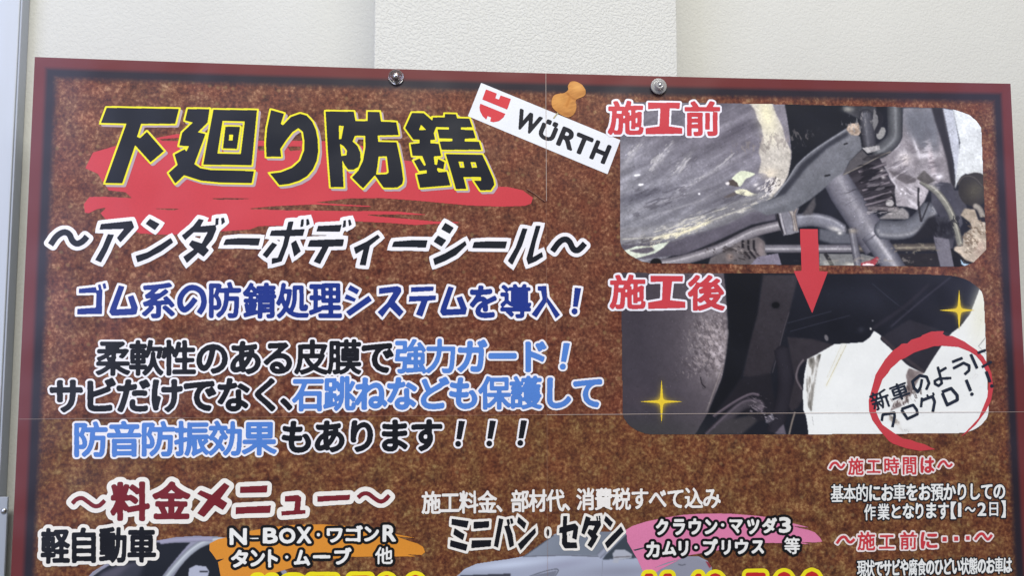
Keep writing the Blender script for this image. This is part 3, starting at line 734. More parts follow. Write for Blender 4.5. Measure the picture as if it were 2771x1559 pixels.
cv.tube([(380,880),(750,815),(1150,690),(1500,520),(1800,440)], 110, (148, 142, 148), (96, 90, 100), c4, hi=(172, 166, 170), light=-.2)
cv.ell((460, 845), 62, 50, (28, 26, 34), c4)
# joint with rubber boot
cv.poly([(1050,790),(1200,720),(1350,620),(1560,560),(1640,620),(1660,780),(1500,880),(1020,880)], (112, 104, 106), c4, nz=N(14, 14, 40, 3, 0, 9), soft=1)
for i, xx in enumerate((1420, 1480, 1540)): cv.tube([(xx-20,600),(xx-15,700),(xx+60,800)], 22, (44, 40, 48), (44, 40, 48), c4)
cv.glow((1260, 780), 40, 40, (175, 145, 130), .7, c4); cv.glow((1590, 700), 40, 110, (170, 150, 148), .7, c4)
cv.poly([(1560,780),(1780,740),(1820,870),(1480,870)], (136, 128, 146), c4)
# axle bar
cv.tube([(1640,690),(2300,690),(2640,690)], 92, (140, 136, 146), (84, 80, 88), c4, hi=(172, 168, 172), light=.1)
cv.tube([(840,690),(1250,680),(1700,672)], 84, (112, 102, 92), (66, 60, 58), d4, hi=(150, 140, 122), light=.1)
cv.poly([(430,745),(900,750),(1040,790),(870,880),(430,880)], (132, 132, 132), d4, nz=N(30, 18, 46, 4, 0, 12)); cv.tube([(490,740),(570,880)], 40, (52, 52, 56), (52, 52, 56), d4)
cv.glow((540, 850), 70, 30, (205, 200, 180), .5, d4); cv.glow((780, 862), 90, 18, (225, 220, 200), .7, d4)
cv.poly([(1220,750),(1700,740),(1740,885),(1390,885)], (48, 44, 46), d4, nz=N(20, 20, 26, 3, 0, 13))
# stabiliser bar behind the arrow
cv.tube([(1990,390),(2150,375),(2330,410),(2480,500)], 150, (138, 138, 150), (84, 84, 96), c4, hi=(158, 158, 168), light=-.5)
cv.poly([(430,470),(700,520),(1000,560),(850,640),(560,640),(430,600)], (104, 106, 116), d4, soft=2)
cv.glow((600, 480), 70, 24, (205, 200, 192), .8, d4, 15); cv.glow((650, 525), 26, 18, (225, 222, 215), .8, d4)
# clamp
cv.poly([(1750,280),(1900,240),(2010,250),(1980,330),(2000,470),(2010,510),(1930,535),(1840,550),(1800,470),(1780,380)], (136, 134, 144), c4, nz=N(10, 40, 40, 3, 10, 14))
cv.tube([(1770,300),(1800,420),(1840,530)], 24, (40, 38, 46), (40, 38, 46), c4); cv.tube([(1800,290),(1830,430),(1860,540)], 30, (168, 164, 170), (110, 106, 116), c4)
cv.tube([(1900,250),(1950,350),(1970,500)], 44, (176, 166, 158), (110, 100, 104), c4); cv.tube([(1985,250),(1960,330),(1990,500)], 22, (166, 150, 140), (100, 90, 94), c4)
# shock absorber
cv.tube([(560,-180),(700,95),(860,340),(1065,680)], 315, (140, 137, 148), (78, 78, 92), d4, hi=(154, 151, 160), light=-.15, curve=False)
cv.tube([(905,400),(1020,590)], 322, (138, 136, 146), (82, 80, 94), d4, hi=(156, 153, 161), light=-.15, curve=False)
cv.tube([(985,520),(1150,760),(1300,1000)], 236, (138, 137, 147), (76, 76, 90), d4, hi=(176, 173, 179), light=-.15, curve=False)
cv.tube([(700,230),(830,150),(900,120)], 7, (120, 118, 128), (104, 102, 114), d4); cv.tube([(925,620),(1010,560),(1100,480)], 10, (92, 90, 102), (84, 82, 94), d4)
# control arm
arm = [(735,345),(560,450),(400,565),(200,735),(90,900),(-40,1090),(-330,1190),(-150,1290),(150,1240),(330,1120),(480,1000),(600,880),(690,825),(760,700),(890,570),(870,440)]
cv.poly(arm, (128, 129, 138), b4, soft=1, grad=((300, 700), (500, 1000), (112, 114, 122)), nz=N(60, 60, 14, 3, 0, 15))
cv.poly([(735,375),(560,470),(420,580),(230,730),(150,850),(-60,1080),(-160,1140),(60,1060),(300,760),(520,560),(740,430)], (64, 66, 78), b4, soft=2)
cv.tube([(735,350),(400,565),(200,735),(90,900),(-60,1090)], 22, (142, 143, 152), (120, 121, 130), b4)
cv.tube([(690,522),(735,508)], 14, (30, 30, 36), (30, 30, 36), b4); cv.tube([(485,865),(545,852)], 18, (30, 30, 36), (30, 30, 36), b4)
cv.poly([(380,1080),(250,1270),(230,1290),(350,1280),(390,1180)], (92, 88, 92), b4, soft=1.5)
cv.glow((-60, 1180), 240, 30, (140, 141, 150), .7, b4, -18)
# shiny casting
cv.poly([(1050,640),(1200,590),(1320,450),(1340,130),(1770,128),(1810,400),(1860,700),(1900,990),(1640,960),(1560,1150),(1510,1240),(1380,1200),(1260,1190),(1230,980),(1150,800)], (164, 156, 162), b4, soft=1, nz=N(34, 60, 110, 5, 14, 16))
cv.poly([(1320,120),(1690,120),(1730,420),(1700,620),(1520,560),(1400,420),(1330,300)], (122, 124, 134), b4, soft=6, nz=N(80, 120, 26, 3, 10, 17))
for q, rx, ry, g_, an in (((1340,660),50,70,.7,20),((1600,640),120,40,.7,0),((1720,870),50,30,.9,0),((1480,560),20,110,.6,-20),((1250,560),70,18,.5,-30),((1240,960),22,90,.7,-30),((1440,1160),90,18,.6,40),((1320,1010),14,12,.9,0),((1360,1055),10,10,1,0),((1310,1055),9,9,1,0),((1650,760),30,120,.5,-12)):
    cv.glow(q, rx, ry, (224, 220, 226), g_, b4, an)
cv.glow((1350, 680), 60, 60, (206, 190, 178), .5, b4); cv.glow((1640, 700), 30, 200, (176, 152, 156), .5, b4, -10)
cv.poly([(1640,120),(1765,128),(1800,330),(1850,560),(1905,975),(1880,1000),(1850,940),(1810,700),(1740,450),(1690,300)], (56, 54, 60), b4, soft=1.5)
cv.poly([(1765,128),(1880,150),(1940,480),(1960,900),(1905,960),(1880,700),(1810,350)], (178, 182, 194), b4, soft=1)
cv.poly([(1870,130),(2300,130),(2300,1100),(2200,960),(2110,870),(2010,840),(1940,890),(1895,1015),(1905,900),(1950,500)], (206, 211, 214), b4, soft=1, grad=((2000, 200), (2000, 900), (196, 200, 200)))
# hoses at the top
cv.poly([(680,110),(1040,110),(1060,300),(1000,360),(870,250),(700,170)], (70, 70, 78), b4, soft=1, nz=N(14, 14, 50, 3, 0, 18))
cv.glow((740, 140), 60, 30, (170, 168, 158), .8, b4)
cv.tube([(930,180),(950,350),(975,540)], 150, (92, 92, 102), (50, 50, 60), b4, hi=(112, 112, 122), light=.2)
cv.poly([(1020,130),(1060,200),(1070,300),(1030,400),(1000,300)], (128, 126, 128), b4)
cv.tube([(1240,110),(1245,300),(1235,450),(1130,560),(1060,600)], 165, (104, 106, 110), (56, 58, 64), b4, hi=(132, 134, 138), light=-.1)
cv.ell((1095, 400), 44, 70, (150, 148, 146), b4, ang=25); cv.tube([(1060,170),(1100,250),(1040,400)], 50, (46, 46, 56), (46, 46, 56), b4)
cv.poly([(890,560),(1080,530),(1085,580),(950,620)], (158, 154, 154), b4, nz=N(8, 8, 60, 2, 0, 19))
cv.poly([(745,300),(850,285),(878,390),(850,425),(770,420),(720,360)], (172, 148, 128), b4, nz=N(7, 7, 90, 3, 0, 20))
# plate and rubber bellows
cv.poly([(680,855),(760,700),(890,575),(950,640),(1110,620),(1190,600),(960,720),(800,800)], (96, 92, 96), b4, soft=1)
cv.tube([(690,850),(900,750),(1080,650),(1200,600)], 14, (150, 140, 126), (110, 104, 100), b4)
cv.poly([(740,840),(1080,670),(1160,860),(1250,970),(1220,1180),(1000,1220),(880,1060),(800,930)], (72, 66, 74), b4, soft=1, nz=N(50, 8, 60, 3, -18, 21))
for y in (760, 870, 960, 1060, 1120): cv.tube([(850 + (y-760)*.2, y+60), (1000 + (y-760)*.2, y+20), (1150 + (y-760)*.2, y - 30)], 34, (132, 122, 130), (60, 54, 62), b4)
for q in ((1100,800),(1040,890),(1120,880)): cv.glow(q, 24, 18, (200, 192, 190), .8, b4)
cv.tube([(1200,1060),(1245,1120),(1230,1200)], 14, (44, 40, 46), (44, 40, 46), b4); cv.ell((1190, 1160), 46, 40, (178, 172, 172), b4)
cv.tube([(950,1215),(1100,1215),(1290,1225)], 56, (120, 112, 116), (60, 54, 60), b4)
cv.poly([(1180,1260),(1330,1205),(1395,1260),(1400,1340),(1300,1330),(1060,1330)], (150, 144, 144), b4, soft=1.4, nz=N(16, 16, 50, 3, 0, 22))
cv.poly([(1170,800),(1380,850),(1480,895),(1470,930),(1370,950),(1260,890)], (112, 104, 108), b4, soft=1)
# sweeping pipe and stays
cv.tube([(1080,480),(1300,490),(1480,430),(1640,250)], 210, (126, 128, 138), (74, 76, 86), d4, hi=(146, 146, 152), light=.55)
cv.tube([(1500,30),(1500,200),(1530,400)], 22, (58, 56, 62), (58, 56, 62), d4); cv.tube([(1620,180),(1530,400)], 14, (50, 50, 56), (50, 50, 56), d4)
# right hand bracket
cv.poly([(1640,10),(1740,-30),(1850,-20),(1890,60),(1980,60),(2030,260),(1960,320),(1980,420),(1900,560),(1870,680),(1850,700),(1885,888),(1740,888),(1660,560),(1700,480),(1680,330),(1740,350),(1640,200)], (84, 83, 94), d4, soft=1, nz=N(30, 30, 40, 4, 0, 23))
cv.poly([(1700,350),(1880,370),(1890,560),(1820,600),(1700,560)], (52, 52, 60), d4, soft=3, nz=N(8, 8, 60, 3, 0, 24))
cv.poly([(1665,560),(1830,590),(1850,700),(1885,888),(1740,888)], (126, 122, 134), d4, soft=1)
cv.poly([(1600,360),(1680,330),(1700,480),(1660,560),(1400,620),(1500,500)], (42, 42, 50), d4, soft=2)
cv.poly([(1850,690),(1900,720),(2000,800),(2100,850),(2060,900),(1890,900)], (24, 26, 32), d4)
cv.poly([(1955,800),(1990,850),(2050,860),(2000,885),(1965,860)], (168, 200, 226), d4)
# wheel cylinder and hose
cv.ell((2110, 1010), 175, 185, (62, 58, 56), b4, ang=30); cv.glow((2120, 1020), 110, 120, (98, 92, 74), .8, b4, 30)
cv.tube([(1925,960),(1990,870),(2100,880),(2200,980)], 26, (92, 86, 80), (60, 56, 56), b4)
cv.tube([(1530,-50),(1700,80),(1830,260),(1900,450),(1955,660)], 78, (148, 146, 132), (88, 86, 84), d4, hi=(176, 172, 152), light=-.3)
cv.poly([(1470,-70),(1560,-160),(1680,-40),(1640,10),(1560,-20)], (104, 98, 96), d4, soft=1, nz=N(10, 10, 40, 3, 0, 25))
cv.poly([(1955,330),(2000,255),(2110,265),(2150,380),(2225,405),(2245,700),(2110,850),(2010,815),(1930,740),(1885,710),(1890,670),(1980,660),(1985,540),(2080,470),(2060,410),(1985,350)], (186, 168, 146), d4, soft=1, nz=N(24, 24, 56, 5, 0, 26))
cv.glow((2170, 700), 60, 100, (212, 176, 156), .6, d4); cv.glow((2100, 560), 50, 50, (202, 186, 162), .7, d4)
cv.tube([(2110,225),(2160,260),(2200,350)], 70, (176, 166, 152), (96, 88, 84), d4)
cv.ell((2200, 375), 40, 26, (46, 44, 54), d4)
cv.tube([(780,470),(810,650),(850,880)], 84, (128, 126, 136), (78, 76, 86), d4, hi=(150, 148, 156), light=.2); cv.glow((790, 500), 50, 26, (172, 158, 138), .7, d4)
cv.poly([(880,850),(1000,810),(1050,778),(1072,800),(1050,850),(1020,878),(880,878)], (198, 58, 70), d4); cv.poly([(900,858),(960,850),(1020,862),(1020,878),(890,878)], (226, 205, 205), d4)
for q, l, w2, an, sd in (((190,640),190,60,-52,60),((500,660),260,70,-48,61),((760,740),190,60,-42,62),((1180,720),190,26,-38,63),((900,900),260,26,-28,64)):
    cv.scrape(q, l, w2, (186, 182, 182), a_, an, (12, 2.6), .16, sd, .75)
for q, l, w2, sd in (((900,1330),620,60,65),((700,1440),500,50,66),((1500,1180),260,60,67)): cv.scrape(q, l, w2, (196, 190, 174), a_, -18, (14, 2.2), .12, sd, .8)
for q, l, w2, sd in (((500,1150),420,90,68),((300,1060),300,70,69),((1200,1150),300,60,70)): cv.scrape(q, l, w2, (86, 82, 94), a_, -24, (16, 4), .14, sd, .55)
cv.scrape((1720, 500), 120, 500, (150, 138, 132), a_, 80, (8, 4), .18, 71, .6); cv.scrape((1680, 980), 160, 100, (214, 206, 198), a_, -50, (7, 2), .16, 72, .9); cv.scrape((1720, 960), 120, 80, (70, 62, 66), a_, -50, (6, 2), .2, 73, .8)
cv.scrape((700, 520), 420, 60, (224, 214, 176), c4, -22, (8, 2), .12, 74, .9); cv.scrape((300, 620), 300, 40, (90, 84, 90), c4, -12, (8, 2), .16, 75, .7)
for q, l, w2, an, sd in (((1330,700),260,240,-30,76),((1640,760),90,330,-10,77),((1380,1080),160,160,30,78)):
    cv.scrape(q, l, w2, (204, 198, 204), b4, an, (26, 7), .22, sd, .55); cv.scrape(q, l, w2, (104, 96, 104), b4, an, (24, 7), .24, sd + 20, .5)
cv.scrape((980, 900), 240, 280, (28, 26, 32), b4, -16, (34, 7), .14, 80, .9); cv.scrape((1040, 900), 200, 260, (150, 142, 148), b4, -16, (20, 5), .3, 81, .7)
cv.scrape((1150, 1240), 300, 60, (176, 168, 168), b4, -4, (10, 3), .18, 82, .8)
cv.scrape((1000, 820), 700, 50, (166, 156, 146), d4, 0, (8, 3), .22, 83, .7); cv.scrape((1450, 690), 300, 60, (160, 148, 124), d4, 0, (7, 4), .2, 84, .8)
cv.scrape((1780, 450), 140, 200, (24, 24, 32), d4, 60, (8, 4), .16, 85, .8); cv.scrape((2080, 560), 160, 300, (132, 108, 84), d4, 30, (7, 4), .2, 86, .8); cv.scrape((2120, 620), 120, 260, (222, 206, 182), d4, 30, (6, 3), .24, 87, .7)
cv.scrape((1300, 720), 330, 110, (70, 62, 64), c4, 10, (8, 4), .18, 88, .8); cv.scrape((1350, 700), 330, 110, (164, 152, 148), c4, 10, (7, 3), .26, 89, .7)
cv.scrape((850, 300), 160, 200, (150, 146, 146), b4, 80, (8, 3), .26, 90, .7)
cv.grit(0.17, 0.20, 40, sat=0.70, contrast=1.26)
br = np.clip((cv.c.mean(2, keepdims=True) - 150) / 50, 0, 1); cv.c *= 0.90 + 0.10 * br
P1 = [(1679,276),(1952,279),(2122,282),(2552,292),(2585,297),(2622,310),(2642,327),(2655,345),(2660,472),(2667,622),(2669,675),(2635,710),(2610,720),(2585,722),(2360,720),(2217,718),(1985,715),(1760,712),(1738,708),(1722,700),(1704,690),(1692,680),(1682,668),(1679,657)]
ph1 = cv.emit('photo_print', P1, 0.14, poster)
ph1['label'] = 'printed photo of a rusty grey car underbody'

# ---- photograph 2: freshly coated underbody
e4, f4 = (1660, 850), (2110, 850)
cv = Canvas(1672, 730, 2690, 1186)
cv.fill((32, 35, 47))
cv.glow((700, -200), 900, 160, (42, 46, 60), .6, f4)
cv.poly([(1900,-390),(2560,-390),(2660,-200),(2600,300),(1900,200)], (37, 41, 56), f4, soft=12)
cv.poly([(60,-470),(1190,-470),(1215,-250),(1235,0),(1245,230),(1225,430),(1170,700),(1100,880),(1020,1075),(870,1330),(60,1330)], (76, 70, 80), e4, soft=0.8, grad=((300, 300), (1100, 200), (104, 95, 102)))
m = cv.mask([(60,-470),(1190,-470),(1215,-250),(1235,0),(1245,230),(1225,430),(1170,700),(1100,880),(1020,1075),(60,1330)], e4, 1)
gl = np.exp(-(((cv.X - (1660 + 1090 / 4)) / 62) ** 2 + ((cv.Y - 925) / 105) ** 2)) + .6 * np.exp(-(((cv.X - (1660 + 1160 / 4)) / 16) ** 2 + ((cv.Y - 990) / 90) ** 2))
bump = vnoise(cv.h, cv.w, 6, 6, 3, 0, 31) * 90 * np.clip(gl, 0, 1)
cv.put(m * np.clip(gl, 0, 1) * 0.85, np.array([168, 156, 158.])); cv.c += (bump * m)[..., None]
cv.glow((300, 1280), 700, 160, (70, 70, 70), .7, e4); cv.glow((200, 900), 260, 130, (86, 76, 86), .5, e4)
cv.tube([(940,680),(960,760),(1000,800)], 12, (40, 36, 44), (60, 54, 60), e4)
cv.tube([(1180,560),(1080,850),(1010,1050)], 24, (150, 138, 136), (104, 96, 102), e4, soft=2)
cv.poly([(1230,-480),(1600,-480),(1560,0),(1460,400),(1380,700),(1100,1080),(1040,1050),(1200,650),(1245,250),(1225,-200)], (25, 28, 38), e4, soft=2)
cv.poly([(1620,-420),(2000,-420),(1900,0),(1800,340),(1700,640),(1640,700),(1400,680),(1480,300),(1560,0)], (68, 63, 70), e4, soft=1.4, grad=((1750, -300), (1500, 700), (56, 51, 58)), nz=vnoise(cv.h, cv.w, 4, 4, 2, 0, 33) * 8)
cv.ell((1755, 1305), 62, 52, (56, 53, 60), c4, soft=2); cv.ell((1755, 1305), 44, 34, (20, 22, 30), c4)
cv.tube([(1900,-20),(1840,180),(1780,420),(1720,640)], 12, (90, 84, 90), (60, 56, 64), e4)
cv.poly([(1380,700),(1700,640),(1750,1000),(1740,1150),(1560,1160),(1300,1000),(1100,1100)], (42, 40, 49), e4, soft=2)
cv.tube([(1820,380),(1860,620),(1850,900),(1740,1290)], 170, (52, 49, 59), (36, 34, 44), e4)
cv.tube([(1080,1110),(1300,960),(1480,870),(1580,880)], 44, (94, 84, 94), (44, 41, 50), e4, hi=(118, 106, 116), light=-.2)
cv.tube([(1020,1330),(1250,1110),(1420,980),(1560,970),(1590,1010)], 120, (80, 74, 82), (46, 43, 52), e4, hi=(104, 94, 104), light=-.5)
cv.poly([(1000,1310),(1200,1150),(1500,1100),(1560,1160),(1380,1310)], (72, 68, 72), e4, soft=2)
cv.glow((1580, 1010), 40, 34, (130, 118, 128), .7, e4); cv.poly([(1640,1120),(1720,1080),(1745,1140),(1690,1190),(1650,1180)], (84, 80, 90), e4, nz=vnoise(cv.h, cv.w, 5, 5, 2, 0, 34) * 90)
cv.poly([(1740,1300),(1840,1190),(1870,1310)], (112, 104, 116), e4, soft=1); cv.tube([(1965,1060),(1930,1180),(1900,1310)], 26, (140, 128, 118), (60, 56, 60), e4)
cv.poly([(1880,250),(2150,270),(2390,335),(2340,380),(2130,470),(2010,560),(1990,660),(2050,830),(2045,930),(2000,1010),(1930,1060),(1900,1000),(1960,700)], (60, 55, 62), e4, soft=1.2, nz=vnoise(cv.h, cv.w, 20, 20, 3, 0, 35) * 14)
cv.tube([(2060,490),(2000,580),(1980,700),(2040,820)], 30, (112, 102, 108), (64, 58, 66), e4)
white = [(312,1310),(300,1200),(285,1110),(255,1040),(250,850),(268,650),(300,490),(450,410),(590,328),(760,318),(900,308),(975,255),(1020,182),(1095,235),(1088,278),(1230,400),(1400,565),(1560,640),(1640,500),(1745,345),(1850,215),(1960,130),(2060,0),(2110,-130),(2165,-275),(2215,-200),(2330,-200),(2330,1330),(312,1330)]
cv.poly(white, (233, 236, 235), f4, soft=.8, nz=vnoise(cv.h, cv.w, 80, 80, 3, 0, 36) * 8)
cv.glow((2170, 60), 110, 330, (232, 230, 206), .7, f4, 8)
cv.poly([(300,490),(450,425),(420,560),(395,700),(370,860),(345,1075),(300,1000),(285,800),(290,640)], (150, 146, 138), f4, soft=1.4, nz=vnoise(cv.h, cv.w, 8, 30, 4, 0, 37) * 210)
cv.tube([(350,1110),(365,1210)], 8, (120, 120, 118), (170, 170, 168), f4)
cv.tube([(700,330),(600,570),(500,790)], 40, (238, 226, 170), (236, 234, 214), f4, soft=2); cv.tube([(672,330),(510,690)], 8, (168, 150, 90), (200, 190, 140), f4); cv.tube([(720,335),(500,780)], 8, (158, 142, 84), (200, 190, 140), f4)
cv.poly([(1330,480),(1560,430),(1745,345),(1640,500),(1560,640),(1400,560)], (62, 57, 65), f4, soft=.8)
cv.poly([(1150,215),(1400,60),(1700,160),(1850,215),(1745,345),(1560,640),(1370,545),(1100,270)], (52, 50, 60), f4, soft=1.2)
cv.tube([(1100,250),(1300,430),(1560,630)], 40, (72, 64, 70), (60, 56, 64), f4)
cv.poly([(1395,585),(1560,640),(1500,720),(1440,850),(1380,960),(1300,1010),(1190,1060),(1225,970),(1330,880),(1375,760),(1360,660)], (150, 136, 134), f4, soft=1.2, nz=vnoise(cv.h, cv.w, 14, 14, 4, 0, 38) * 80)
cv.poly([(1180,1080),(1300,1160),(1340,1300),(1260,1210),(1170,1150)], (176, 168, 158), f4, soft=1.4, nz=vnoise(cv.h, cv.w, 10, 10, 3, 0, 39) * 90); cv.glow((1370, 1260), 60, 30, (150, 146, 142), .7, f4)
for y in range(6): cv.tube([(2130 + y * 14, 260 - y * 62), (2165 + y * 14, 190 - y * 62)], 6, (150, 150, 150), (190, 190, 186), f4)
cv.tube([(2150,350),(2240,240)], 14, (120, 120, 124), (180, 180, 180), f4); cv.tube([(2150,350),(2240,440)], 10, (130, 130, 134), (190, 190, 190), f4)
cv.tube([(2080,700),(2120,650),(2148,662),(2110,700)], 8, (170, 160, 158), (205, 200, 200), f4, curve=False)
for p_ in ([(80,100),(300,40),(560,-30)], [(110,190),(400,110),(760,15)], [(1000,-330),(1250,-120),(1400,-20)]): cv.tube(p_, 9, (72, 74, 90), (46, 48, 62), f4)
cv.tube([(1000,160),(1350,-80),(1620,-330)], 60, (50, 48, 60), (34, 36, 48), f4, soft=3); cv.tube([(1200,140),(1550,-160),(1850,-400)], 34, (62, 60, 74), (36, 38, 50), f4, soft=2)
cv.ell((505, 258), 20, 34, (122, 118, 122), f4, ang=-20); cv.ell((983, 160), 9, 14, (215, 212, 205), f4); cv.ell((1005, 70), 10, 9, (130, 128, 134), f4)
cv.glow((880, 170), 36, 30, (60, 62, 74), .8, f4)
# sparkle glows
for (cx, cy), o_ in (((520, 950), e4), ((1940, -40), f4)):
    cv.glow((cx, cy), 130, 36, (196, 164, 40), .75, o_); cv.glow((cx, cy), 36, 140, (196, 164, 40), .75, o_); cv.glow((cx, cy), 55, 55, (206, 174, 50), .8, o_)
for q, l, w2, sd in (((1060,180),230,420,91),((950,520),200,300,92)):
    cv.scrape(q, l, w2, (186, 172, 168), e4, 60, (6, 3.4), .22, sd, .42, m); cv.scrape(q, l, w2, (78, 70, 76), e4, 60, (6, 3.4), .2, sd + 10, .5, m)
cv.scrape((1540, 1000), 160, 140, (150, 138, 146), e4, 20, (7, 2.4), .24, 94, .8); cv.scrape((1690, 1130), 90, 90, (176, 168, 176), e4, 30, (6, 2.4), .22, 95, .9)
cv.scrape((1340, 900), 120, 260, (96, 84, 80), f4, 70, (8, 3), .16, 96, .8); cv.scrape((1330, 920), 100, 220, (214, 204, 196), f4, 70, (7, 3), .24, 97, .8)
cv.scrape((2170, 60), 60, 300, (150, 150, 140), f4, -70, (4, 2), .3, 98, .6); cv.scrape((1700, 1000), 500, 300, (205, 208, 206), f4, -20, (9, 3), .34, 99, .6)
for (x, y, l) in ((2080,690,40),(1990,880,30),(1570,990,50),(1780,960,60),(990,710,30),(1000,1240,110)): cv.tube([(x,y),(x+l*.5,y+l*.4)], 7, (168, 160, 156), (205, 202, 200), f4)
cv.grit(0.10, 0.14, 41, sat=0.80, contrast=1.18)
br = np.clip((cv.c.mean(2, keepdims=True) - 140) / 50, 0, 1); cv.c *= 0.90 + 0.10 * br
wm = cv.mask(white, f4, 1.0) * np.clip((cv.c.mean(2) - 175) / 30, 0, 1) * .82; cv.put(wm, np.array([234, 236, 232.]))
cv.glow((2180, 0), 120, 300, (230, 228, 200), .5, f4, 8)
P2 = [(1681,738),(1750,739),(2100,740),(2460,742),(2540,744),(2572,746),(2590,749),(2610,755),(2625,762),(2637,771),(2648,780),(2656,790),(2660,802),(2662,815),(2664,850),(2669,975),(2675,1115),(2672,1127),(2667,1137),(2655,1150),(2642,1160),(2626,1167),(2610,1171),(2590,1173),(2185,1176),(1765,1177),(1745,1174),(1722,1165),(1708,1156),(1697,1145),(1689,1133),(1685,1120),(1682,850)]
ph2 = cv.emit('photo_print', P2, 0.14, poster)
ph2['label'] = 'printed photo of a freshly coated dark car underbody'
def star(cx, cy, l, r_, u, d, w_, o):
    p = []
    for ang, L_ in ((0, r_), (90, d), (180, l), (270, u)):
        a = math.radians(ang); p.append((cx + L_ * math.cos(a), cy + L_ * math.sin(a)))
        for t in (20, 45, 70):
            b_ = math.radians(ang + t); k = w_ * (1.0 if t == 45 else 1.35); p.append((cx + k * math.cos(b_), cy + k * math.sin(b_)))
    return Shape().poly(p, o)
star(520, 950, 245, 240, 255, 245, 34, e4).emit('sparkle_print', ink((232, 200, 52)), 0.26, ph2, r=0.22)
star(1940, -40, 225, 175, 230, 230, 36, f4).emit('sparkle_print', ink((232, 200, 52)), 0.26, ph2, r=0.22)

# ---- arrow between the photographs
Shape().poly([(2018,480),(2210,480),(2228,935),(2320,940),(2150,1392),(1950,935),(2035,932)], c4).emit('arrow_print', ink(RED), 0.26, poster)
# ---- 施工前 / 施工後
s = Shape().box('施', 1647, 1738, 275, 362).box('前', 1855, 1945, 276, 365)
s.poly([(370,68),(718,70),(712,135),(605,130),(598,325),(742,345),(740,405),(345,412),(345,345),(495,325),(505,130),(370,140)], a_)
line('before_lettering', Thick(s, 1.3), RED, (234, 232, 238), 0.0, 1.7)
s = Shape().box('施', 1652, 1744, 746, 834).box('後', 1863, 1958, 747, 838)
s.poly([(398,985),(750,988),(745,1050),(632,1048),(610,1250),(775,1268),(775,1335),(372,1345),(372,1275),(522,1250),(530,1048),(398,1055)], c4)
line('after_lettering', Thick(s, 1.3), RED, (234, 232, 238), 0.0, 1.7)

# ---- red ring with the hand-lettered remark
Lr = (2127, 1197)
out_ = [(965,1050),(960,940),(990,830),(1035,660),(1070,600),(1140,490),(1220,400),(1290,350),(1320,322),(1380,320),(1420,280),(1520,250),(1545,228),(1640,190),(1780,185),(1760,215),(1800,240),(1860,235),(1920,262),(2000,300),(2040,330),(2130,390),(2200,460),(2245,540),(2290,640),(2310,800),(2285,940),(2225,1060),(2120,1200),(2020,1290),(1940,1345)]
in_ = [(2010,1280),(2150,1130),(2200,1010),(2245,900),(2258,760),(2230,620),(2180,520),(2120,450),(2050,405),(1930,358),(1750,345),(1660,350),(1600,372),(1520,395),(1450,420),(1350,480),(1300,500),(1250,548),(1200,590),(1170,640),(1110,710),(1085,780),(1060,850),(1050,950),(1042,1060),(1070,1130),(1110,1200),(1180,1250),(1240,1292)]
ring = [tuple(q) for q in Z(f4, out_ + in_)] + [tuple(q) for q in Z(f4, [(1330,1350),(1420,1365),(1480,1390)])] + [(2502,1203),(2517,1211),(2532,1217),(2517,1218),(2489,1221),(2452,1214),(2417,1202)] + [tuple(q) for q in Z(f4, [(1180,1378),(1080,1260),(1000,1150)])]
Shape().poly(ring).emit('ring_print', ink(RED), 0.26, poster, r=0.25)
s = Shape()
K = dict(o=f4, curve=False)
s.stroke([(1535,705),(1520,790),(1490,845),(1450,800),(1432,730),(1510,665),(1585,680),(1612,750),(1580,820)], 30, **K)
s.stroke([(1705,570),(1740,700),(1750,750),(1715,778),(1675,755),(1672,725),(1720,700),(1855,693)], 28, **K).stroke([(1728,622),(1800,580)], 28, **K)
s.stroke([(1860,520),(1975,475)], 30, **K).stroke([(1870,590),(1985,530),(2045,558),(2045,610),(1995,655)], 30, **K)
s.stroke([(2062,435),(2132,590)], 32, **K).stroke([(2135,422),(2225,390)], 28, **K).stroke([(2182,575),(2290,515)], 28, **K)
s.stroke([(2228,622),(2272,740)], 34, **K).disc((2290, 780), 20, f4)
s.stroke([(1110,1085),(1100,1158)], 28, **K).stroke([(1105,1090),(1235,1070),(1240,1110),(1215,1225)], 30, **K)
s.stroke([(1312,1035),(1378,1135),(1485,1085),(1480,1040),(1440,985),(1312,1030)], 30, **K)
s.stroke([(1535,905),(1525,1010)], 28, **K).stroke([(1535,935),(1650,892),(1672,950),(1652,1060)], 32, **K).stroke([(1588,872),(1603,902)], 20, **K).stroke([(1650,850),(1668,880)], 20, **K)
s.stroke([(1755,855),(1808,985),(1918,930),(1915,880),(1850,805),(1750,845)], 34, **K)
s.stroke([(2012,712),(2062,835)], 34, **K).disc((2075, 868), 20, f4)
s.box('新', 985, 1185, 830, 1030, f4, rot=-20).box('車', 1195, 1395, 750, 930, f4, rot=-20)
line('remark_lettering', Thick(s, 0.22), (24, 34, 50), None, 0.0, 0)

# ---- cars
cv = Canvas(205, 1440, 1950, 1640)
cv.fill((150, 150, 168))
cv.poly([(1280,1092),(1660,1088),(1560,1200),(1420,1370),(1340,1480),(560,1480),(760,1350)], (28, 32, 42), G, soft=.8)
cv.poly([(700,1420),(900,1330),(1150,1300),(1000,1480),(640,1480)], (86, 84, 98), G, soft=3); cv.poly([(850,1480),(1000,1340),(1180,1290),(1100,1480)], (58, 60, 72), G, soft=4)
cv.poly([(1880,1095),(2200,1090),(2500,1200),(2700,1500),(1450,1500),(1620,1250),(1760,1150)], (26, 30, 38), G, soft=.8)
cv.tube([(2080,1050),(1850,1075),(1680,1170),(1520,1330),(1380,1500)], 74, (176, 182, 190), (120, 124, 134), G, hi=(200, 206, 210), light=.2)
cv.tube([(1330,1080),(1500,1060),(1720,1050),(1900,1045)], 60, (162, 160, 182), (130, 128, 146), G)
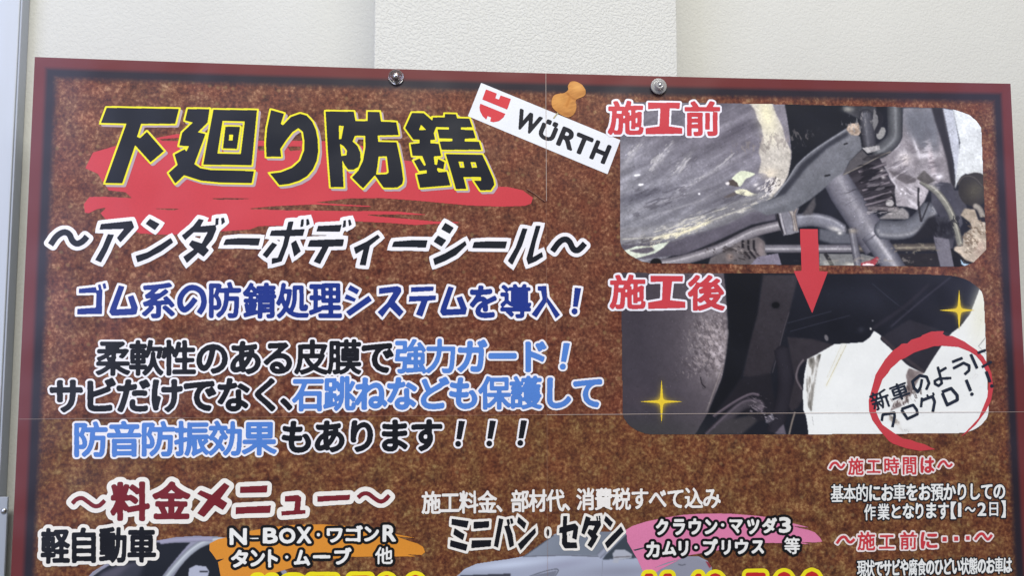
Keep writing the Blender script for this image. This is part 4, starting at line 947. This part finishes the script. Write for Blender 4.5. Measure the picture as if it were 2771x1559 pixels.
cv.poly([(1640,1430),(1650,1370),(1720,1335),(1830,1350),(1865,1400),(1850,1460),(1640,1470)], (178, 182, 198), G); cv.tube([(1760,1405),(1850,1405)], 16, (40, 42, 50), (70, 72, 80), G)
cv.tube([(600,1450),(700,1370)], 14, (170, 170, 176), (110, 108, 112), G)
car1 = Z(G, [(520,1500),(600,1410),(760,1310),(980,1180),(1290,1070),(1500,1032),(1720,1018),(1950,1025),(2200,1060),(2500,1200),(2700,1400),(2780,1700),(450,1700)])
HH = (1150, 1197)
cv.poly([(150,900),(3200,900),(3200,1800),(150,1800)], (176, 184, 202), HH, soft=0, grad=((700, 1240), (700, 1500), (158, 164, 182)))
cv.glow((900, 1330), 420, 40, (204, 214, 232), .8, HH, -6); cv.glow((1500, 1330), 300, 50, (150, 152, 172), .6, HH, -10); cv.glow((2150, 1400), 500, 60, (140, 142, 158), .6, HH, -2)
cv.poly([(1060,1242),(1390,1010),(1540,962),(2120,965),(2060,1060),(1880,1235),(1500,1225)], (140, 148, 162), HH, soft=1, grad=((1200, 1000), (1500, 1240), (120, 128, 140)))
cv.tube([(1060,1245),(1250,1110),(1390,1010)], 12, (50, 52, 60), (80, 82, 90), HH); cv.tube([(1060,1240),(1500,1228),(1880,1240)], 14, (96, 100, 112), (130, 134, 146), HH)
cv.poly([(2180,1000),(2400,1010),(2700,1200),(2250,1262),(1920,1275),(1950,1230)], (62, 70, 80), HH, soft=1); cv.tube([(2170,960),(2040,1080),(1880,1240)], 60, (156, 162, 178), (110, 114, 128), HH)
cv.poly([(2030,1210),(2060,1170),(2160,1165),(2240,1215),(2235,1255),(2100,1280),(2090,1315),(2030,1310),(2040,1270)], (178, 182, 192), HH, soft=.8); cv.tube([(2040,1250),(2230,1240)], 14, (110, 106, 110), (140, 138, 144), HH)
cv.tube([(1920,1290),(1915,1500)], 6, (110, 114, 126), (150, 154, 168), HH); cv.tube([(1130,1455),(1300,1400),(1440,1380),(1400,1470)], 10, (66, 68, 78), (120, 124, 134), HH)
cv.poly([(1150,1450),(1430,1392),(1395,1470)], (120, 124, 138), HH); cv.poly([(380,1445),(930,1425),(920,1480),(380,1480)], (64, 66, 78), HH, soft=.8)
cv.poly([(2600,1180),(2960,1230),(3120,1330),(3140,1800),(2300,1800),(2450,1350)], (146, 148, 162), HH, soft=3); cv.tube([(2740,1325),(2780,1335),(2820,1325)], 14, (90, 92, 104), (120, 122, 134), HH)
cv.poly([(3035,1290),(3065,1300),(3100,1345),(3080,1370)], (150, 50, 62), HH)
car2 = Z(HH, [(300,1500),(360,1440),(430,1375),(560,1320),(750,1290),(900,1270),(1060,1240),(1400,1000),(1550,950),(1720,932),(1900,925),(2200,930),(2500,1020),(2800,1240),(2960,1240),(3060,1290),(3105,1360),(3110,1700),(200,1700)])
full = cv.c.copy()
o1 = cv.emit('car_print', car1, 0.14, poster, smooth=False); o1['label'] = 'printed silver car with a dark windscreen'
o2 = cv.emit('car_print', car2, 0.14, poster, smooth=False); o2['label'] = 'printed pale silver sedan'
# ---- orange and pink dabs
s = Shape().poly([(567,1472),(590,1460),(620,1454),(650,1444),(675,1438),(740,1427),(800,1421),(875,1420),(960,1426),(1040,1438),(1075,1447),(1130,1458),(1070,1452),(1110,1466),(1130,1472),(1145,1481),(1150,1495),(1142,1503),(1095,1501),(1130,1507),(1060,1507),(950,1508),(850,1519),(775,1542),(700,1565),(625,1597),(597,1559),(590,1522),(610,1512),(586,1516),(575,1500),(567,1490)])
s.hole([(620,1512),(660,1500),(700,1494),(660,1504),(625,1515)]).hole([(985,1441),(1020,1444),(1060,1452),(1010,1446)])
s.emit('orange_dab', ink((218, 142, 48)), 0.26, poster, r=0.25)
s = Shape().poly([(1690,1437),(1712,1424),(1750,1412),(1800,1402),(1850,1394),(1900,1391),(1975,1391),(2050,1397),(2100,1404),(2145,1417),(2192,1429),(2140,1424),(2190,1436),(2205,1442),(2217,1454),(2225,1467),(2205,1469),(2165,1468),(2195,1474),(2125,1471),(2075,1470),(2000,1478),(1950,1489),(1862,1504),(1787,1542),(1750,1572),(1737,1542),(1725,1515),(1717,1502),(1712,1492),(1697,1467),(1696,1450)])
s.hole([(1712,1489),(1750,1480),(1800,1468),(1760,1481),(1718,1492)]).hole([(1765,1540),(1800,1525),(1860,1508),(1800,1529)])
s.emit('pink_dab', ink((220, 128, 166)), 0.26, poster, r=0.25)

# ---- 軽自動車, ミニバン・セダン
s = Shape().box('軽', 58, 352, 942, 1308, G).box('自', 395, 630, 938, 1300, G).box('動', 688, 962, 932, 1298, G).box('車', 995, 1280, 930, 1295, G)
line('category_lettering', Thick(s, 1.12), (12, 15, 24), CREAM, 0.0, 2.5)
s = Shape()
s.poly([(290,830),(475,855),(455,930),(285,895)], HH).poly([(320,930),(430,1000),(410,1065),(305,1000)], HH).poly([(275,1060),(462,1110),(445,1180),(270,1130)], HH)
s.poly([(525,865),(695,855),(692,925),(525,940)], HH).poly([(505,1065),(718,1060),(712,1130),(500,1150)], HH)
s.poly([(800,825),(850,835),(790,1145),(745,1125)], HH).poly([(855,910),(912,900),(948,1000),(965,1120),(915,1145),(885,1000)], HH).poly([(880,840),(910,832),(922,890),(895,905)], HH).poly([(918,830),(945,825),(958,878),(932,890)], HH)
s.poly([(1010,805),(1098,880),(1075,945),(995,870)], HH).poly([(1195,925),(1200,985),(1035,1175),(1005,1105)], HH).disc((1330, 980), 16, HH, ry=40)
s.poly([(1495,800),(1540,800),(1535,900),(1625,880),(1660,920),(1640,1060),(1590,1040),(1605,955),(1535,975),(1540,1085),(1640,1085),(1650,1150),(1510,1150),(1480,1100),(1485,985),(1450,985),(1455,925),(1490,915)], HH)
s.poly([(1740,800),(1795,822),(1785,850),(1900,850),(1905,900),(1850,1000),(1875,1020),(1850,1070),(1800,1150),(1755,1115),(1800,1040),(1755,985),(1775,940),(1815,955),(1838,905),(1770,905),(1725,1005),(1690,985)], HH).poly([(1850,805),(1868,800),(1875,845),(1858,848)], HH).poly([(1878,800),(1896,795),(1900,848),(1884,845)], HH)
s.poly([(1955,795),(2035,870),(2005,925),(1935,850)], HH).poly([(2120,910),(2150,970),(1975,1155),(1945,1095)], HH)
line('category_lettering', s, (12, 15, 24), CREAM, 0.0, 1.95, mitre=True)
# ---- model lists in white pen with black edge
def boxes(o, lst):
    s = Shape()
    for ch, x0, x1, y0, y1 in lst:
        if ch == '・': s.disc(((x0 + x1) / 2, (y0 + y1) / 2), 18, o)
        elif ch == '-': s.stroke([(x0, (y0 + y1) / 2), (x1, (y0 + y1) / 2)], 12, o, curve=False)
        elif ch == '■': s.poly([(x0, y0), (x1, y0), (x1, y1), (x0, y1)], o)
        else: s.box(ch, x0, x1, y0, y1, o)
    return s
PEN = (236, 236, 230)
line('model_lettering', Thick(boxes(J, [('N',95,265,940,1105),('-',305,400,1025,1060),('B',455,600,935,1090),('O',630,790,940,1090),('X',820,965,925,1090),('・',1020,1075,975,1030),('ワ',1145,1300,940,1080),('ゴ',1350,1520,910,1075),('ン',1550,1695,920,1070),('R',1750,1880,905,1070)]), 0.62, 0.4), PEN, (10, 11, 16), 0.0, 2.1)
line('model_lettering', Thick(boxes(J, [('タ',110,280,1175,1350),('ン',320,460,1175,1340),('ト',510,600,1170,1350),('・',680,730,1220,1275),('ム',790,950,1175,1330),('ー',995,1170,1232,1252),('ブ',1225,1400,1150,1320),('他',1665,1850,1140,1320)]), 0.62, 0.4), PEN, (10, 11, 16), 0.0, 2.1)
I4 = (1650, 1197)
line('model_lettering', Thick(boxes(I4, [('ク',505,625,840,1000),('ラ',690,805,840,1000),('ウ',860,980,835,995),('ン',1035,1155,845,990),('・',1195,1250,870,930),('マ',1300,1430,845,980),('ツ',1490,1610,840,990),('ダ',1655,1800,825,980),('3',1835,1950,820,975)]), 0.62, 0.4), PEN, (10, 11, 16), 0.0, 2.1)
line('model_lettering', Thick(boxes(I4, [('カ',400,530,1085,1240),('ム',575,710,1080,1220),('リ',750,840,1075,1225),('・',905,960,1110,1170),('プ',1015,1160,1055,1220),('リ',1215,1300,1070,1210),('ウ',1360,1490,1060,1205),('ス',1540,1660,1070,1200),('等',1890,2055,1035,1210)]), 0.62, 0.4), PEN, (10, 11, 16), 0.0, 2.1)
# ---- prices cut by the lower edge of the picture
line('price_lettering', boxes(J, [('¥',370,560,1482,1890),('3',690,900,1478,1890),('7',965,1220,1476,1890),(',',1280,1330,1820,1940),('5',1380,1610,1472,1890),('0',1690,1880,1468,1890),('0',2000,2190,1464,1890)]), (190, 40, 44), (240, 226, 30), 1.9, 3.2)
line('price_lettering', boxes(I4, [('¥',400,650,1450,1870),('4',800,1000,1448,1870),('9',1060,1225,1446,1870),(',',1330,1380,1800,1920),('5',1465,1680,1438,1870),('0',1790,1980,1430,1870),('0',2090,2280,1426,1870)]), (190, 40, 44), (240, 226, 30), 1.9, 3.2)
# ---- right column
PKR, PKW = (196, 56, 64), (238, 224, 220)
s = boxes(Lr, [('施',672,832,175,352),('工',875,1015,200,330),('時',1062,1218,170,338),('間',1262,1402,165,348),('は',1458,1598,170,328)])
s.stroke([(468,290),(500,235),(540,225),(575,265),(600,275),(632,235)], 26, Lr).stroke([(1640,280),(1672,225),(1710,210),(1745,255),(1770,260),(1795,235)], 26, Lr)
line('side_heading_lettering', Thick(s, 0.52), PKR, PKW, 0.0, 1.3)
line('side_lettering', Thick(Shape().text('基本的にお車をお預かりしての', 2247.7, 2720, 1336, 1329.5, 49, 47), 0.42, 0.45), (236, 238, 234), (20, 25, 34), 0.0, 0.95, r=0.2)
line('side_lettering', Thick(boxes(Lr, [('作',845,965,675,845),('業',990,1115,670,840),('と',1145,1235,680,820),('な',1265,1380,670,825),('り',1405,1480,665,825),('ま',1520,1620,660,820),('す',1650,1755,660,830),('【',1785,1835,650,830),('1',1864,1890,662,805),('～',1935,2045,705,755),('2',2075,2160,660,795),('日',2200,2290,655,800),('】',2330,2370,635,815)]), 0.42, 0.45), (236, 238, 234), (20, 25, 34), 0.0, 0.95, r=0.2)
s = boxes(Lr, [('施',772,957,975,1168),('工',1005,1165,1010,1150),('前',1232,1408,975,1158),('に',1462,1632,980,1148),('■',1690,1735,1030,1075),('■',1815,1860,1025,1070),('■',1945,1985,1020,1062)])
s.stroke([(545,1100),(590,1040),(635,1030),(670,1075),(700,1085),(738,1050)], 30, Lr).stroke([(2040,1060),(2085,1005),(2125,995),(2165,1045),(2190,1050),(2225,1005)], 30, Lr)
line('side_heading_lettering', Thick(s, 0.56), PKR, PKW, 0.0, 1.3)
line('side_lettering', Thick(Shape().text('現状でサビや腐食のひどい状態のお車は', 2319, 2737, 1540, 1530, 46, 45), 0.42, 0.45), (236, 238, 234), (20, 25, 34), 0.0, 0.95, r=0.2)

# ---- printed card with the maker's mark
KK = (1240, 200)
card = Shape().poly([(248,95),(1755,715),(1615,1085),(105,455)], KK).emit('card_print', ink((228, 231, 234)), 0.20, poster)
s = Shape().poly([(300,165),(418,210),(402,262),(440,275),(458,230),(570,270),(530,385),(260,275)], KK).poly([(238,320),(510,430),(490,470),(440,510),(380,522),(345,512),(355,470),(318,455),(303,495),(260,450),(235,400),(230,360)], KK)
s.emit('emblem', ink((204, 60, 66)), 0.30, card, r=0.22)
s = Shape()
th = math.degrees(math.atan2(405, 985)); pv = (600, 565)
for ch, x0, x1, hh in (('W', 2, 248, 196), ('U', 284, 448, 150), ('R', 505, 672, 196), ('T', 676, 846, 196), ('H', 895, 1055, 196)):
    s.box(ch, pv[0] + x0, pv[0] + x1, pv[1] - hh, pv[1], KK, rot=th, pivot=pv)
ca, sa = math.cos(math.radians(th)), math.sin(math.radians(th))
for x0 in (318, 392):
    q = [(x0, -172), (x0 + 36, -172), (x0 + 36, -202), (x0, -202)]
    s.poly([(pv[0] + x * ca - y * sa, pv[1] + x * sa + y * ca) for x, y in q], KK)
s.emit('lettering', ink((22, 24, 33)), 0.30, card, grow=0.85, r=0.22)

# ---- printed wooden push pin
cv = Canvas(1480, 210, 1600, 330, 1.0)
cv.fill((192, 132, 66)); gr = vnoise(cv.h, cv.w, 26, 4, 4, -18, 50) * 60; cv.c += gr[..., None] * np.array([1, .85, .6])
cv.glow((1290, 140), 60, 40, (226, 168, 92), .8, KK); cv.glow((1080, 280), 70, 60, (222, 162, 86), .7, KK); cv.glow((1190, 440), 90, 26, (150, 92, 40), .6, KK, 20)
cv.tube([(1170,200),(1230,260),(1290,280)], 26, (156, 98, 42), (190, 124, 60), KK, soft=3); cv.tube([(1210,250),(1180,330),(1170,350)], 40, (184, 120, 52), (206, 140, 66), KK, soft=3)
pinp = [(1190,120),(1215,85),(1260,78),(1330,110),(1375,170),(1375,220),(1340,250),(1290,270),(1270,300),(1280,350),(1260,420),(1210,465),(1150,460),(1080,420),(1020,360),(1010,290),(1040,230),(1110,210),(1150,205),(1190,170),(1185,140)]
pp = cv.emit('printed_pin', Z(KK, pinp), 0.42, poster, smooth=True)
Shape().stroke([(1080,418),(1030,482)], 15, KK, curve=False).emit('needle', ink((176, 168, 130)), 0.36, pp, r=0.2)

# ---- cut edges of the sheets and a crease
def strip(name, pts, wd, h, mat):
    Shape_ = stroke_poly(np.asarray(pts, float), wd, False)
    n = len(pts); v = to_world(Shape_, h); f = [[i, i + 1, 2 * n - 2 - i, 2 * n - 1 - i] for i in range(n - 1)]
    return add_mesh(name, v, np.array(f).ravel(), np.arange(n - 1) * 4, np.full(n - 1, 4), mat, poster)
EDGE = ink((188, 172, 162))
EDGE2 = ink((158, 124, 104))
r_ = np.random.default_rng(3)
def wob(a, b_, n, amp): return [(a[0] + (b_[0] - a[0]) * t + r_.normal(0, amp), a[1] + (b_[1] - a[1]) * t + r_.normal(0, amp)) for t in np.linspace(0, 1, n)]
strip('sheet_edge', wob((UM, 0.2), (UM + .1, 112), 14, .03), 0.36, 0.62, EDGE)
strip('sheet_edge', wob((UM, 113), (UM, SEAM), 18, .04), 0.15, 0.62, EDGE2)
strip('sheet_edge', wob((UM, SEAM), (UM, PH), 18, .04), 0.15, 0.62, EDGE2)
strip('sheet_edge', wob((UM, SEAM), (PW - 30, SEAM), 30, .03), 0.36, 0.62, EDGE)
strip('sheet_edge', wob((UM, SEAM), (130, SEAM + .1), 24, .04), 0.22, 0.62, EDGE2)
strip('sheet_edge', wob((130, SEAM), (1, SEAM), 12, .05), 0.16, 0.62, EDGE)
strip('sheet_edge', wob((PW - 30, SEAM), (PW - 1, SEAM), 5, .04), 0.24, 0.62, EDGE)
cr_uv = unproject([(1425, 512), (1445, 524), (1460, 536), (1475, 546)])
strip('crease', cr_uv, 0.5, 0.62, ink((84, 48, 40)))
strip('crease', cr_uv + [0.1, -0.45], 0.22, 0.62, ink((170, 130, 108)))

# ------------------------------------------------------------------ the two clear push pins
M_CLEAR, nt, b = principled('clear_plastic', 0.10, 0.5)
b.inputs['Base Color'].default_value = (0.93, 0.93, 0.92, 1); b.inputs['Transmission Weight'].default_value = 0.96; b.inputs['IOR'].default_value = 1.49
M_SMOKE, nt, b = principled('grey_clear_plastic', 0.16, 0.6)
b.inputs['Base Color'].default_value = (0.50, 0.49, 0.47, 1); b.inputs['Transmission Weight'].default_value = 0.35; b.inputs['IOR'].default_value = 1.49
M_PIN, nt, b = principled('pin_steel', 0.22, 0.5); b.inputs['Base Color'].default_value = (0.72, 0.72, 0.72, 1); b.inputs['Metallic'].default_value = 1.0
def lathe(name, prof, mat, parent, seg=48, ribs=0, rib_r=0.0):
    """profile = list of (radius, distance out of the wall) in mm"""
    bm = bmesh.new(); rows = []
    for (r0, y) in prof:
        row = []
        for k in range(seg):
            a = 2 * math.pi * k / seg
            rr = r0 * (1 + (rib_r * math.cos(ribs * a) if ribs and r0 > 6.0 else 0))
            row.append(bm.verts.new((rr * math.cos(a) / 1000, -y / 1000, rr * math.sin(a) / 1000)))
        rows.append(row)
    for a_r, b_r in zip(rows[:-1], rows[1:]):
        for k in range(seg): bm.faces.new((a_r[k], a_r[(k + 1) % seg], b_r[(k + 1) % seg], b_r[k]))
    bm.faces.new(rows[0][::-1]); bm.faces.new(rows[-1])
    bmesh.ops.recalc_face_normals(bm, faces=bm.faces)
    me = bpy.data.meshes.new(name); bm.to_mesh(me); bm.free(); me.materials.append(mat)
    for p_ in me.polygons: p_.use_smooth = True
    o = bpy.data.objects.new(name, me); COL.objects.link(o); o.parent = parent; return o
def pin(px, label, dome):
    uv = unproject([px]); p_ = to_world(uv, 0.7)[0]
    e_ = bpy.data.objects.new('push_pin', None); COL.objects.link(e_); e_.location = p_
    tag(e_, label, 'push pin', group='push pins holding the poster top')
    if dome:
        lathe('plastic_head', [(3.0, 0.0), (6.0, 0.1), (6.5, 0.5), (6.4, 1.1), (5.6, 2.0), (4.6, 2.6), (3.6, 3.0), (3.3, 4.0), (3.2, 5.0), (2.6, 5.8), (1.6, 6.3), (0.4, 6.5)], M_CLEAR, e_)
        lathe('pin_core', [(0.5, -8.0), (0.7, 0.3), (0.9, 2.0), (1.7, 2.1), (1.7, 3.4), (1.1, 3.9), (0.1, 4.1)], M_PIN, e_, seg=24)
    else:
        lathe('plastic_head', [(3.0, 0.0), (6.6, 0.1), (7.0, 0.6), (7.0, 1.6), (6.3, 2.1), (5.4, 1.9), (4.6, 1.9), (4.2, 2.3), (3.7, 5.2), (3.2, 5.7), (2.5, 5.7), (1.9, 5.2), (0.3, 5.2)], M_SMOKE, e_, seg=96, ribs=24, rib_r=0.02)
        lathe('pin_core', [(0.5, -8.0), (0.7, 0.3), (0.9, 5.2), (1.5, 5.3), (1.5, 5.8), (1.0, 6.3), (0.1, 6.5)], M_PIN, e_, seg=24)
    return e_
pin((1072, 209), 'clear domed push pin on the left half of the poster top border', True)
pin((1781, 235), 'clear ribbed push pin above the red heading on the right half', False)
